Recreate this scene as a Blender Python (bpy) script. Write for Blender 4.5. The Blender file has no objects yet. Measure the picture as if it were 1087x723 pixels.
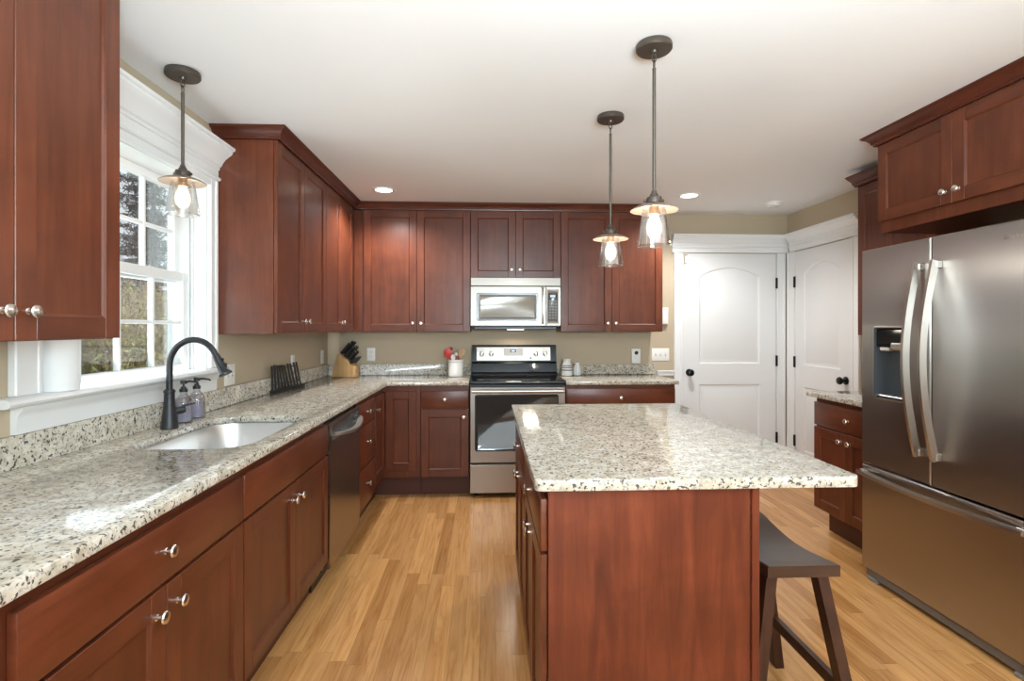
import bpy, bmesh, math, random
from math import sin, cos, pi, radians
from mathutils import Vector, Matrix
random.seed(7)
S = bpy.context.scene
COL = S.collection

# ------------------------------------------------------------------ camera, world, lights, exposure
cam_d = bpy.data.cameras.new('camera'); cam = bpy.data.objects.new('camera', cam_d); COL.objects.link(cam)
cam.location = (1.431, -4.8264, 1.3336)
cam.rotation_euler = (pi/2, 0, -0.0467)
cam_d.sensor_width = 36.0
cam_d.lens = 563.6/1087*36
cam_d.shift_x = -0.5/1087
cam_d.shift_y = (348.3-361.5)/1087
cam_d.clip_start = 0.05
S.camera = cam
S.view_settings.view_transform = 'Standard'
S.view_settings.look = 'None'
S.view_settings.exposure = 0.22
S.view_settings.gamma = 1.0
S.view_settings.use_curve_mapping = False
S.cycles.caustics_reflective = False
S.cycles.caustics_refractive = False
S.cycles.sample_clamp_indirect = 5.0

W = bpy.data.worlds.new('world'); S.world = W; W.use_nodes = True
_b = W.node_tree.nodes['Background']
_b.inputs[0].default_value = (0.86, 0.93, 1.0, 1); _b.inputs[1].default_value = 1.0

def area(name, loc, rot, sx, sy, power, col=(1, 1, 1)):
    l = bpy.data.lights.new(name, 'AREA'); l.shape = 'RECTANGLE'; l.size = sx; l.size_y = sy
    l.energy = power; l.color = col
    o = bpy.data.objects.new(name, l); COL.objects.link(o); o.location = loc; o.rotation_euler = rot
    return o
# added fill lamps behind the camera, brightening the kitchen from rear and side
area('rear_fill', (1.3, -8.3, 1.30), (radians(90), 0, 0), 3.4, 2.0, 62, (0.78, 0.92, 1.0))
area('rear_side_fill', (5.7, -6.6, 1.3), (radians(90), 0, radians(68)), 1.8, 2.0, 55, (0.82, 0.93, 1.0))
# bounced flash of the photographer: a soft head held up behind the camera, pointed at the ceiling
area('bounce_flash', (1.9, -5.4, 1.55), (radians(152), 0, 0), 0.9, 0.9, 150, (0.74, 0.905, 1.0))
# added lamp just outside the kitchen window, tilted up to brighten the ceiling
area('kitchen_window_fill', (-0.24, -2.56, 1.50), (0, radians(-115), 0), 0.95, 0.95, 9, (0.84, 0.94, 1.0))
_s = bpy.data.lights.new('sun', 'SUN'); _s.energy = 4.2; _s.angle = radians(12); _s.color = (1.0, 0.96, 0.9)
_so = bpy.data.objects.new('sun', _s); COL.objects.link(_so); _so.rotation_euler = (radians(-18), radians(48), 0)

# ------------------------------------------------------------------ helpers
ROOT = {}          # object name -> world location of its thing's base
def thing(name, loc, label, cat, group=None):
    o = bpy.data.objects.new(name, None); COL.objects.link(o); o.location = loc
    o.empty_display_size = 0.05
    o['label'] = label; o['category'] = cat
    if group: o['group'] = group
    ROOT[o.name] = Vector(loc)
    return o
def tag(o, label=None, cat=None, group=None, kind=None):
    if label: o['label'] = label
    if cat: o['category'] = cat
    if group: o['group'] = group
    if kind: o['kind'] = kind
    return o
def copy_tree(o, parent=None):
    c = o.copy(); COL.objects.link(c)
    if parent: c.parent = parent
    for ch in list(o.children): copy_tree(ch, c)
    return c

def ME(X0): return lambda u, w, z: (X0+w, u, z)      # face looking +x
def MS(Y0): return lambda u, w, z: (u, Y0-w, z)      # face looking -y
def MW(X0): return lambda u, w, z: (X0-w, u, z)      # face looking -x
def MI(u, w, z): return (u, w, z)

class MB:
    def __init__(s): s.bm = bmesh.new()
    def box(s, a0, a1, b0, b1, c0, c1, M=MI, bev=0.0, mat=0, seg=1):
        v = [s.bm.verts.new(M(a, b, c)) for a in (a0, a1) for b in (b0, b1) for c in (c0, c1)]
        fs = [s.bm.faces.new([v[i] for i in f]) for f in ((0,1,3,2),(4,6,7,5),(0,4,5,1),(2,3,7,6),(0,2,6,4),(1,5,7,3))]
        for f in fs: f.material_index = mat
        if bev > 0:
            es = list({e for f in fs for e in f.edges})
            r = bmesh.ops.bevel(s.bm, geom=es, offset=bev, segments=seg, profile=0.5, affect='EDGES', clamp_overlap=True)
            for f in r['faces']: f.material_index = mat
        return s
    def lathe(s, prof, center=(0,0,0), axis='z', n=24, mat=0, rfun=None, M=None):
        """prof: list of (radius, height along the axis)."""
        rings = []
        cx, cy, cz = center
        for r, h in prof:
            ring = []
            for i in range(n):
                t = 2*pi*i/n; rr = r*(rfun(t, h) if rfun else 1)
                a, b = rr*cos(t), rr*sin(t)
                p = {'z': (a, b, h), 'x': (h, a, b), 'y': (a, h, b)}[axis]
                p = (p[0]+cx, p[1]+cy, p[2]+cz)
                ring.append(s.bm.verts.new(M @ Vector(p) if M else p))
            rings.append(ring)
        for A, B in zip(rings, rings[1:]):
            for i in range(n):
                j = (i+1) % n
                f = s.bm.faces.new((A[i], A[j], B[j], B[i])); f.material_index = mat
        for R_ in (rings[0], rings[-1]):
            f = s.bm.faces.new(R_); f.material_index = mat
        return s
    def shell(s, prof, center=(0,0,0), n=28, mat=0):
        """thin lathe of a closed profile loop (hollow things)."""
        cx, cy, cz = center; rings = []
        for r, h in prof:
            rings.append([s.bm.verts.new((cx+r*cos(2*pi*i/n), cy+r*sin(2*pi*i/n), cz+h)) for i in range(n)])
        m = len(rings)
        for k in range(m):
            A, B = rings[k], rings[(k+1) % m]
            for i in range(n):
                j = (i+1) % n
                f = s.bm.faces.new((A[i], A[j], B[j], B[i])); f.material_index = mat
        return s
    def tube(s, pts, rad, n=10, mat=0, flat=None):
        """swept tube; rad a number or a list; flat=(half a, half b, up) sweeps a rectangle."""
        pts = [Vector(p) for p in pts]; rings = []
        up0 = Vector(flat[2]) if flat else Vector((0.13, 0.31, 0.94))
        for i, p in enumerate(pts):
            d = (pts[min(i+1, len(pts)-1)]-pts[max(i-1, 0)]).normalized()
            u = up0
            if abs(d.dot(u)) > 0.95 and not flat: u = Vector((1, 0, 0))
            a = d.cross(u).normalized(); b = d.cross(a).normalized()
            if flat:
                ha, hb = flat[0], flat[1]
                ring = [p+a*ha+b*hb, p-a*ha+b*hb, p-a*ha-b*hb, p+a*ha-b*hb]
            else:
                r = rad[i] if isinstance(rad, (list, tuple)) else rad
                ring = [p+a*(r*cos(2*pi*k/n))+b*(r*sin(2*pi*k/n)) for k in range(n)]
            rings.append([s.bm.verts.new(q) for q in ring])
        k = len(rings[0])
        for A, B in zip(rings, rings[1:]):
            for i in range(k):
                j = (i+1) % k
                f = s.bm.faces.new((A[i], A[j], B[j], B[i])); f.material_index = mat
        for R_ in (rings[0], rings[-1]):
            f = s.bm.faces.new(R_); f.material_index = mat
        return s
    def prism(s, poly, h0, h1, M=MI, mat=0, bev=0.0):
        """poly of (a,b) swept along the third coordinate; M maps (a,b,h)."""
        A = [s.bm.verts.new(M(a, b, h0)) for a, b in poly]; B = [s.bm.verts.new(M(a, b, h1)) for a, b in poly]
        n = len(poly); fs = [s.bm.faces.new(A), s.bm.faces.new(B)]
        for i in range(n):
            j = (i+1) % n; fs.append(s.bm.faces.new((A[i], A[j], B[j], B[i])))
        for f in fs: f.material_index = mat
        if bev > 0:
            es = list({e for f in fs for e in f.edges})
            bmesh.ops.bevel(s.bm, geom=es, offset=bev, segments=2, profile=0.5, affect='EDGES', clamp_overlap=True)
        return s
    def slab(s, outer, holes, z0, z1, M=MI, mat=0, bev=0.0):
        """flat plate with holes: polygons in (a,b), thickness along the third coordinate."""
        edges = []
        for poly in [outer]+holes:
            vs = [s.bm.verts.new(M(a, b, z0)) for a, b in poly]
            edges += [s.bm.edges.new((vs[i], vs[(i+1) % len(vs)])) for i in range(len(vs))]
        r = bmesh.ops.triangle_fill(s.bm, use_beauty=True, edges=edges)
        fs = [g for g in r['geom'] if isinstance(g, bmesh.types.BMFace)]
        r = bmesh.ops.extrude_face_region(s.bm, geom=fs)
        vs = [g for g in r['geom'] if isinstance(g, bmesh.types.BMVert)]
        d = Vector(M(0, 0, z1))-Vector(M(0, 0, z0))
        bmesh.ops.translate(s.bm, verts=vs, vec=d)
        s.bm.faces.ensure_lookup_table()
        for f in s.bm.faces: f.material_index = mat
        if bev > 0:
            bmesh.ops.recalc_face_normals(s.bm, faces=s.bm.faces)
            es = [e for e in s.bm.edges if len(e.link_faces) == 2 and e.calc_face_angle() > 1.0]
            bmesh.ops.bevel(s.bm, geom=es, offset=bev, segments=2, profile=0.5, affect='EDGES', clamp_overlap=True)
        return s
    def plate(s, u0, u1, z0, z1, t, panels, M, ch=0.003):
        """slab of thickness t whose front (w=0) carries shaped recesses.
        panels: list of (outline function of inset -> [(u,z)], [(inset, w, material), ...])."""
        bm = s.bm
        def loop(pts, w): return [bm.verts.new(M(u, w, z)) for u, z in pts]
        def bridge(A, B, mat=0):
            n = len(A)
            for i in range(n):
                j = (i+1) % n; f = bm.faces.new((A[i], A[j], B[j], B[i])); f.material_index = mat
        rect = lambda i: [(u0+i, z0+i), (u1-i, z0+i), (u1-i, z1-i), (u0+i, z1-i)]
        F = loop(rect(ch), 0); G = loop(rect(0), -ch); H = loop(rect(0), -t)
        bridge(F, G); bridge(G, H); bm.faces.new(H)
        edges = [bm.edges.get((F[i], F[(i+1) % 4])) for i in range(4)]
        for fn, steps in panels:
            L = loop(fn(0), 0)
            for i in range(len(L)): edges.append(bm.edges.new((L[i], L[(i+1) % len(L)])))
            prev = L
            for ins, w, mat in steps:
                N = loop(fn(ins), w); bridge(prev, N, mat); prev = N
            f = bm.faces.new(prev); f.material_index = steps[-1][2]
        bmesh.ops.triangle_fill(bm, use_beauty=True, edges=edges)
        return s
    def build(s, name, mats, parent=None, smooth=35, loc=None):
        bmesh.ops.recalc_face_normals(s.bm, faces=s.bm.faces)
        base = Vector((0, 0, 0))
        if parent is not None: base = ROOT[parent.name]
        elif loc is not None: base = Vector(loc)
        if base.length: bmesh.ops.translate(s.bm, verts=s.bm.verts, vec=-base)
        me = bpy.data.meshes.new(name); s.bm.to_mesh(me); s.bm.free()
        for m in (mats if isinstance(mats, (list, tuple)) else [mats]): me.materials.append(m)
        if smooth:
            me.polygons.foreach_set('use_smooth', [True]*len(me.polygons))
            me.set_sharp_from_angle(angle=radians(smooth))
        o = bpy.data.objects.new(name, me); COL.objects.link(o)
        if parent is not None: o.parent = parent
        else: o.location = base
        ROOT[o.name] = base
        return o

def raw(name, verts, faces, mats, parent=None, loc=None, idx=None, smooth=False):
    base = ROOT[parent.name] if parent is not None else Vector(loc or (0, 0, 0))
    me = bpy.data.meshes.new(name)
    me.from_pydata([(v[0]-base.x, v[1]-base.y, v[2]-base.z) for v in verts], [], faces)
    for m in (mats if isinstance(mats, (list, tuple)) else [mats]): me.materials.append(m)
    if idx: me.polygons.foreach_set('material_index', idx)
    if smooth: me.polygons.foreach_set('use_smooth', [True]*len(me.polygons))
    o = bpy.data.objects.new(name, me); COL.objects.link(o)
    if parent is not None: o.parent = parent
    else: o.location = base
    ROOT[o.name] = base
    return o

def text_mesh(name, body, size, M4, mat, parent, depth=0.0008, shear=0.0):
    cu = bpy.data.curves.new(name, 'FONT'); cu.body = body; cu.size = size; cu.extrude = depth; cu.shear = shear
    t = bpy.data.objects.new(name+'_tmp', cu); COL.objects.link(t)
    me = bpy.data.meshes.new_from_object(t.evaluated_get(bpy.context.evaluated_depsgraph_get()))
    bpy.data.objects.remove(t); bpy.data.curves.remove(cu)
    base = ROOT[parent.name]
    me.transform(Matrix.Translation(-base) @ M4)
    me.materials.clear(); me.materials.append(mat); me.name = name
    o = bpy.data.objects.new(name, me); COL.objects.link(o); o.parent = parent; ROOT[o.name] = base
    return o

# ------------------------------------------------------------------ materials
class NT:
    def __init__(s, name):
        s.m = bpy.data.materials.new(name); s.m.use_nodes = True; s.t = s.m.node_tree
        s.p = s.t.nodes['Principled BSDF']
    def n(s, typ, **kw):
        x = s.t.nodes.new(typ)
        for k, v in kw.items(): setattr(x, k, v)
        return x
    def l(s, a, b): s.t.links.new(a, b)
    def put(s, sock, v):
        if hasattr(v, 'links') or isinstance(v, bpy.types.NodeSocket): s.l(v, sock)
        else: sock.default_value = v
    def math(s, op, a, b=None, c=None):
        x = s.n('ShaderNodeMath', operation=op)
        s.put(x.inputs[0], a)
        if b is not None: s.put(x.inputs[1], b)
        if c is not None: s.put(x.inputs[2], c)
        return x.outputs[0]
    def mix(s, f, a, b, mode='MIX'):
        x = s.n('ShaderNodeMix', data_type='RGBA', blend_type=mode)
        s.put(x.inputs[0], f); s.put(x.inputs[6], a); s.put(x.inputs[7], b)
        return x.outputs[2]
    def ramp(s, f, stops):
        x = s.n('ShaderNodeValToRGB'); r = x.color_ramp
        while len(r.elements) < len(stops): r.elements.new(0.5)
        for e, (p, c) in zip(r.elements, stops):
            e.position = p; e.color = (c, c, c, 1) if isinstance(c, (int, float)) else (*c, 1)
        s.l(f, x.inputs[0]); return x.outputs[0]
    def noise(s, vec, scale, detail=3, rough=0.5, dist=0.0):
        x = s.n('ShaderNodeTexNoise'); s.l(vec, x.inputs['Vector'])
        x.inputs['Scale'].default_value = scale; x.inputs['Detail'].default_value = detail
        x.inputs['Roughness'].default_value = rough; x.inputs['Distortion'].default_value = dist
        return x.outputs['Fac']
    def obj(s): return s.n('ShaderNodeTexCoord').outputs['Object']
    def scaled(s, vec, sc):
        x = s.n('ShaderNodeMapping'); s.l(vec, x.inputs[0]); x.inputs['Scale'].default_value = sc; return x.outputs[0]
    def set(s, **kw):
        for k, v in kw.items(): s.put(s.p.inputs[k.replace('_', ' ')], v)
        return s
    def bump(s, h, strength=0.2, dist=0.01):
        x = s.n('ShaderNodeBump'); x.inputs['Strength'].default_value = strength; x.inputs['Distance'].default_value = dist
        s.l(h, x.inputs['Height']); s.l(x.outputs[0], s.p.inputs['Normal'])

def plain(name, col, rough=0.5, metal=0.0, **kw):
    t = NT(name); t.set(Base_Color=(*col, 1), Roughness=rough, Metallic=metal)
    for k, v in kw.items(): t.put(t.p.inputs[k.replace('_', ' ')], v)
    return t.m

def wood(name, vertical, dark, mid, light, rough=0.32, grain=1.0, blotch=True):
    t = NT(name); c = t.obj()
    geo = t.n('ShaderNodeNewGeometry'); rnd = geo.outputs['Random Per Island']
    comb = t.n('ShaderNodeCombineXYZ')
    for i, k in enumerate((37.0, 91.0, 53.0)): t.l(t.math('MULTIPLY', rnd, k), comb.inputs[i])
    sc = t.scaled(c, (14*grain, 14*grain, 1.1) if vertical else (1.1, 1.1, 14*grain))
    add = t.n('ShaderNodeVectorMath', operation='ADD'); t.l(sc, add.inputs[0]); t.l(comb.outputs[0], add.inputs[1])
    g = t.noise(add.outputs[0], 1.6, 6, 0.62, 1.1)
    col = t.ramp(g, [(0.25, dark), (0.5, mid), (0.78, light)])
    add2 = t.n('ShaderNodeVectorMath', operation='ADD'); t.l(c, add2.inputs[0]); t.l(comb.outputs[0], add2.inputs[1])
    if blotch:
        bl = t.noise(add2.outputs[0], 5.0, 3, 0.55, 0.4)
        f = t.ramp(bl, [(0.25, 0.74), (0.75, 1.24)])
        col = t.mix(1.0, col, f, 'MULTIPLY')
    v = t.math('MULTIPLY_ADD', rnd, 0.22, 0.89)
    cc = t.n('ShaderNodeCombineColor')
    for i in range(3): t.l(v, cc.inputs[i])
    col = t.mix(1.0, col, cc.outputs[0], 'MULTIPLY')
    t.set(Base_Color=col, Roughness=rough, Specular_IOR_Level=0.42)
    return t.m
CH = ((0.082, 0.0195, 0.0080), (0.116, 0.029, 0.0115), (0.150, 0.041, 0.0165))
WV = wood('cherry_vertical', True, *CH)
WH = wood('cherry_horizontal', False, *CH)
WP = wood('cherry_end_panel', True, (0.066, 0.014, 0.007), (0.125, 0.026, 0.0115), (0.185, 0.044, 0.019), 0.3, 0.8)
WOODS = [WV, WH]
CROWN = wood('cherry_crown', False, (0.06, 0.014, 0.007), (0.088, 0.021, 0.010), (0.12, 0.031, 0.015), 0.3)
TOE = plain('toe_kick_dark_cherry', (0.075, 0.02, 0.01), 0.5)
STOOLW = wood('dark_stool_wood', False, (0.035, 0.016, 0.009), (0.062, 0.029, 0.017), (0.095, 0.048, 0.03), 0.33)
STOOLV = wood('dark_stool_leg_wood', True, (0.032, 0.0115, 0.006), (0.055, 0.0195, 0.010), (0.085, 0.031, 0.016), 0.35)
BLOCKW = wood('pale_knife_block_wood', True, (0.42, 0.24, 0.10), (0.55, 0.33, 0.15), (0.64, 0.41, 0.2), 0.45)
SPOONW = wood('spoon_wood', True, (0.42, 0.25, 0.12), (0.52, 0.32, 0.17), (0.6, 0.4, 0.23), 0.5)
BROWNW = wood('brown_spoon_wood', True, (0.15, 0.05, 0.025), (0.22, 0.08, 0.04), (0.3, 0.11, 0.06), 0.5)

def granite():
    t = NT('speckled_granite'); c = t.obj()
    warp = t.n('ShaderNodeTexNoise'); t.l(c, warp.inputs['Vector']); warp.inputs['Scale'].default_value = 30
    wv = t.n('ShaderNodeVectorMath', operation='MULTIPLY_ADD'); t.l(warp.outputs['Color'], wv.inputs[0])
    wv.inputs[1].default_value = (0.02, 0.02, 0.02); t.l(c, wv.inputs[2]); v = wv.outputs[0]
    base = t.ramp(t.noise(v, 22, 4, 0.6), [(0.30, (0.37, 0.32, 0.245)), (0.46, (0.53, 0.475, 0.385)), (0.62, (0.65, 0.60, 0.515))])
    tan = t.ramp(t.noise(v, 34, 3, 0.6), [(0.56, 0.0), (0.66, 1.0)])
    col = t.mix(t.math('MULTIPLY', tan, 0.35), base, (0.42, 0.31, 0.19, 1))
    g1 = t.ramp(t.noise(t.scaled(v, (1, 1, 1.2)), 70, 4, 0.65), [(0.39, 1.0), (0.46, 0.0)])
    col = t.mix(t.math('MULTIPLY', g1, 0.6), col, (0.20, 0.185, 0.165, 1))
    g2 = t.ramp(t.noise(v, 95, 2, 0.5), [(0.375, 1.0), (0.412, 0.0)])
    col = t.mix(t.math('MULTIPLY', g2, 0.9), col, (0.035, 0.03, 0.028, 1))
    vor = t.n('ShaderNodeTexVoronoi'); t.l(v, vor.inputs['Vector']); vor.inputs['Scale'].default_value = 55
    sp = t.ramp(vor.outputs['Distance'], [(0.17, 1.0), (0.24, 0.0)])
    gate = t.ramp(t.noise(c, 40, 1), [(0.52, 0.0), (0.56, 1.0)])
    col = t.mix(t.math('MULTIPLY', t.math('MULTIPLY', sp, gate), 0.85), col, (0.06, 0.05, 0.045, 1))
    t.set(Base_Color=col, Roughness=0.09, Specular_IOR_Level=0.55)
    return t.m
GRANITE = granite()

def oak_floor():
    t = NT('oak_strip_floor'); c = t.obj()
    sep = t.n('ShaderNodeSeparateXYZ'); t.l(c, sep.inputs[0])
    bw = 0.0665
    rx = t.math('DIVIDE', sep.outputs[0], bw); row = t.math('FLOOR', rx); fx = t.math('FRACT', rx)
    wn = t.n('ShaderNodeTexWhiteNoise', noise_dimensions='1D'); t.l(row, wn.inputs['W'])
    yy = t.math('ADD', t.math('DIVIDE', sep.outputs[1], 0.95), t.math('MULTIPLY', wn.outputs['Value'], 7.31))
    cy = t.math('FLOOR', yy); fy = t.math('FRACT', yy)
    w2 = t.n('ShaderNodeTexWhiteNoise', noise_dimensions='2D')
    cb = t.n('ShaderNodeCombineXYZ'); t.l(row, cb.inputs[0]); t.l(cy, cb.inputs[1]); t.l(cb.outputs[0], w2.inputs['Vector'])
    rnd = w2.outputs['Value']
    off = t.n('ShaderNodeCombineXYZ'); t.l(t.math('MULTIPLY', rnd, 40.0), off.inputs[0]); t.l(t.math('MULTIPLY', rnd, 23.0), off.inputs[1])
    sc = t.scaled(c, (26, 1.6, 1)); ad = t.n('ShaderNodeVectorMath', operation='ADD'); t.l(sc, ad.inputs[0]); t.l(off.outputs[0], ad.inputs[1])
    g = t.noise(ad.outputs[0], 1.3, 5, 0.6, 1.6)
    col = t.ramp(g, [(0.28, (0.46, 0.20, 0.062)), (0.5, (0.625, 0.315, 0.112)), (0.72, (0.70, 0.385, 0.155))])
    tint = t.ramp(rnd, [(0.0, (0.76, 0.68, 0.58)), (0.35, (0.95, 0.92, 0.88)), (0.7, (1.03, 1.03, 1.0)), (1.0, (1.2, 1.2, 1.18))])
    col = t.mix(1.0, col, tint, 'MULTIPLY')
    e1 = t.math('LESS_THAN', fx, 0.022); e2 = t.math('LESS_THAN', fy, 0.0022)
    gap = t.math('MAXIMUM', e1, e2)
    col = t.mix(t.math('MULTIPLY', gap, 0.55), col, (0.16, 0.07, 0.025, 1))
    t.set(Base_Color=col, Roughness=t.math('MULTIPLY_ADD', g, 0.12, 0.17), Specular_IOR_Level=0.5)
    return t.m
FLOOR = oak_floor()

def steel(name, col, rough, aniso=0.65, rot=0.0, wavy=0.0):
    t = NT(name); c = t.obj()
    h = t.noise(t.scaled(c, (2, 2, 900)), 1.0, 2)
    tg = t.n('ShaderNodeTangent', direction_type='RADIAL', axis='Z')
    t.set(Base_Color=(*col, 1), Metallic=1.0, Roughness=(rough if wavy else t.math('MULTIPLY_ADD', h, 0.05, rough-0.02)), Anisotropic=aniso, Anisotropic_Rotation=rot)
    t.l(tg.outputs[0], t.p.inputs['Tangent'])
    return t.m
STEEL = steel('brushed_stainless', (0.43, 0.405, 0.375), 0.36)
MWSTEEL = steel('microwave_stainless', (0.235, 0.213, 0.187), 0.34)
FRIDGE = steel('refrigerator_stainless', (0.41, 0.382, 0.352), 0.31, 0.9, wavy=True)
DWSTEEL = steel('dishwasher_stainless', (0.34, 0.30, 0.275), 0.25, 0.6)
HANDLE = plain('handle_stainless', (0.57, 0.54, 0.50), 0.33, 1.0)
SINKST = steel('sink_stainless', (0.62, 0.61, 0.6), 0.3, 0.4)
NICKEL = plain('brushed_nickel', (0.80, 0.76, 0.70), 0.25, 1.0)
BRONZE = plain('oil_rubbed_bronze', (0.115, 0.095, 0.078), 0.42, 0.75)
SHADE = plain('bronze_shade', (0.30, 0.22, 0.16), 0.4, 0.6)
SHADEIN = plain('copper_shade_inside', (0.40, 0.235, 0.13), 0.45, 0.3)
BLACKM = plain('matte_black_metal', (0.022, 0.022, 0.024), 0.36, 0.3)
DOORBLK = plain('black_door_hardware', (0.012, 0.011, 0.010), 0.3, 0.5)
BLACKP = plain('black_plastic', (0.012, 0.012, 0.013), 0.35)
BLACKG = plain('black_glass', (0.008, 0.008, 0.009), 0.06, 0.0, Specular_IOR_Level=0.2)
OVENG = plain('oven_window_glass', (0.035, 0.033, 0.032), 0.05, 0.0, Specular_IOR_Level=0.8)
MICROG = plain('microwave_window_glass', (0.30, 0.285, 0.255), 0.12, 0.55)
GREYFR = plain('grey_window_border', (0.10, 0.093, 0.085), 0.2)
DARKREC = plain('dispenser_dark', (0.16, 0.175, 0.19), 0.22, 0.6)
DARKGAP = plain('dark_recess', (0.01, 0.009, 0.008), 0.7)
WHITE = plain('white_trim_paint', (0.82, 0.815, 0.80), 0.32)
DOORW = plain('white_door_paint', (0.77, 0.765, 0.75), 0.38)
PLATE = plain('white_switch_plastic', (0.84, 0.82, 0.77), 0.35)
SLOT = plain('switch_detail_grey', (0.5, 0.49, 0.46), 0.5)
def paint(name, col, rough=0.7):
    t = NT(name); n = t.noise(t.obj(), 240, 2)
    t.set(Base_Color=(*col, 1), Roughness=rough); t.bump(n, 0.05, 0.002); return t.m
WALL = paint('beige_wall_paint', (0.49, 0.395, 0.275))
REARW = paint('rear_room_paint', (0.62, 0.57, 0.48))
CEIL = paint('white_ceiling_paint', (0.88, 0.885, 0.89), 0.8)
EXTW = plain('exterior_white_trim', (0.75, 0.76, 0.77), 0.6)
PAPER = plain('paper_towel', (0.86, 0.86, 0.85), 0.9)
CREAM = plain('cream_glaze', (0.80, 0.77, 0.70), 0.25)
WHITEC = plain('white_ceramic', (0.85, 0.84, 0.80), 0.3)
NAVY = plain('navy_stripe_glaze', (0.06, 0.065, 0.10), 0.3)
GREYS = plain('grey_glaze', (0.42, 0.42, 0.42), 0.3)
RED = plain('red_silicone', (0.55, 0.03, 0.022), 0.4)
PINK = plain('red_brown_handle', (0.33, 0.085, 0.055), 0.45)
WPLAS = plain('white_plastic', (0.82, 0.80, 0.76), 0.35)
LIQUID = plain('lavender_soap', (0.66, 0.64, 0.80), 0.2, 0.0, Transmission_Weight=0.55)
def thin_glass(name, tint, gl=0.10, rough=0.02):
    t = NT(name); t.t.nodes.remove(t.p)
    tr = t.n('ShaderNodeBsdfTransparent'); tr.inputs[0].default_value = (*tint, 1)
    go = t.n('ShaderNodeBsdfGlossy'); go.inputs['Roughness'].default_value = rough
    lw = t.n('ShaderNodeLayerWeight'); lw.inputs['Blend'].default_value = 0.35
    mx = t.n('ShaderNodeMixShader'); t.l(t.math('MULTIPLY_ADD', lw.outputs['Facing'], 0.45, gl), mx.inputs[0])
    t.l(tr.outputs[0], mx.inputs[1]); t.l(go.outputs[0], mx.inputs[2])
    t.l(mx.outputs[0], t.t.nodes['Material Output'].inputs[0]); return t.m
PANE = thin_glass('window_glass', (0.97, 0.985, 0.98), 0.02)
SHADEG = thin_glass('pendant_glass', (0.93, 0.92, 0.90), 0.13, 0.12)
BOTTLEG = thin_glass('bottle_glass', (0.95, 0.95, 0.97), 0.05, 0.03)
def emit(name, col, st):
    t = NT(name); t.set(Base_Color=(*col, 1), Emission_Color=(*col, 1), Emission_Strength=st); return t.m
BULB = NT('glowing_bulb')
BULB.t.nodes.remove(BULB.p)
_e = BULB.n('ShaderNodeEmission'); _e.inputs[0].default_value = (1.0, 0.86, 0.62, 1); _e.inputs[1].default_value = 7.0
_t = BULB.n('ShaderNodeBsdfTransparent'); _x = BULB.n('ShaderNodeMixShader'); _x.inputs[0].default_value = 0.4
BULB.l(_t.outputs[0], _x.inputs[1]); BULB.l(_e.outputs[0], _x.inputs[2]); BULB.l(_x.outputs[0], BULB.t.nodes['Material Output'].inputs[0])
BULB = BULB.m
LENS = emit('lit_lens', (1.0, 0.96, 0.88), 5.0)
CLOCK = emit('blue_clock_display', (0.35, 0.55, 0.95), 0.7)
GRASS = plain('lawn', (0.22, 0.25, 0.10), 0.9)
def leafy(name, a, b):
    t = NT(name); t.set(Base_Color=t.ramp(t.noise(t.obj(), 9, 3), [(0.35, a), (0.65, b)]), Roughness=0.8); return t.m
TWIG = leafy('tan_twigs', (0.26, 0.20, 0.12), (0.52, 0.43, 0.28))
YLEAF = leafy('sparse_yellow_green_leaves', (0.24, 0.27, 0.09), (0.46, 0.46, 0.20))
NEEDLE = leafy('blue_green_needles', (0.05, 0.075, 0.075), (0.15, 0.19, 0.19))
BARK = leafy('grey_bark', (0.055, 0.045, 0.04), (0.13, 0.11, 0.10))

# ------------------------------------------------------------------ room shell
H = 2.385; XR = 4.22; YB = -8.4
def struct(o): o['kind'] = 'structure'; return o
def sbox(name, mat, a0, a1, b0, b1, c0, c1, bev=0.0):
    return struct(MB().box(a0, a1, b0, b1, c0, c1, bev=bev).build(name, mat))
sbox('floor', FLOOR, -0.15, XR+1.6, YB, 0.15, -0.1, 0.0)
sbox('ceiling', CEIL, -0.15, XR+1.6, YB, 0.15, H, H+0.1)
sbox('wall_back', WALL, -0.15, XR+0.15, 0.0, 0.15, 0.0, H)
WY0, WY1, WZ0, WZ1 = -3.08, -2.04, 1.10, 2.075
struct(MB().slab([(YB, 0.0), (0.0, 0.0), (0.0, H), (YB, H)], [[(WY0, WZ0), (WY1, WZ0), (WY1, WZ1), (WY0, WZ1)]], 0.0, -0.15,
       M=lambda a, b, h: (h, a, b)).build('wall_left', WALL))
sbox('wall_right', WALL, XR, XR+0.15, -4.6, 0.0, 0.0, H)
sbox('wall_rear', REARW, -0.15, XR+1.6, YB-0.15, YB, 0.0, H)
sbox('wall_side', REARW, XR+1.6, XR+1.75, YB, -4.6, 0.0, H)
sbox('wall_return', REARW, XR+0.15, XR+1.6, -4.6, -4.45, 0.0, H)

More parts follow.
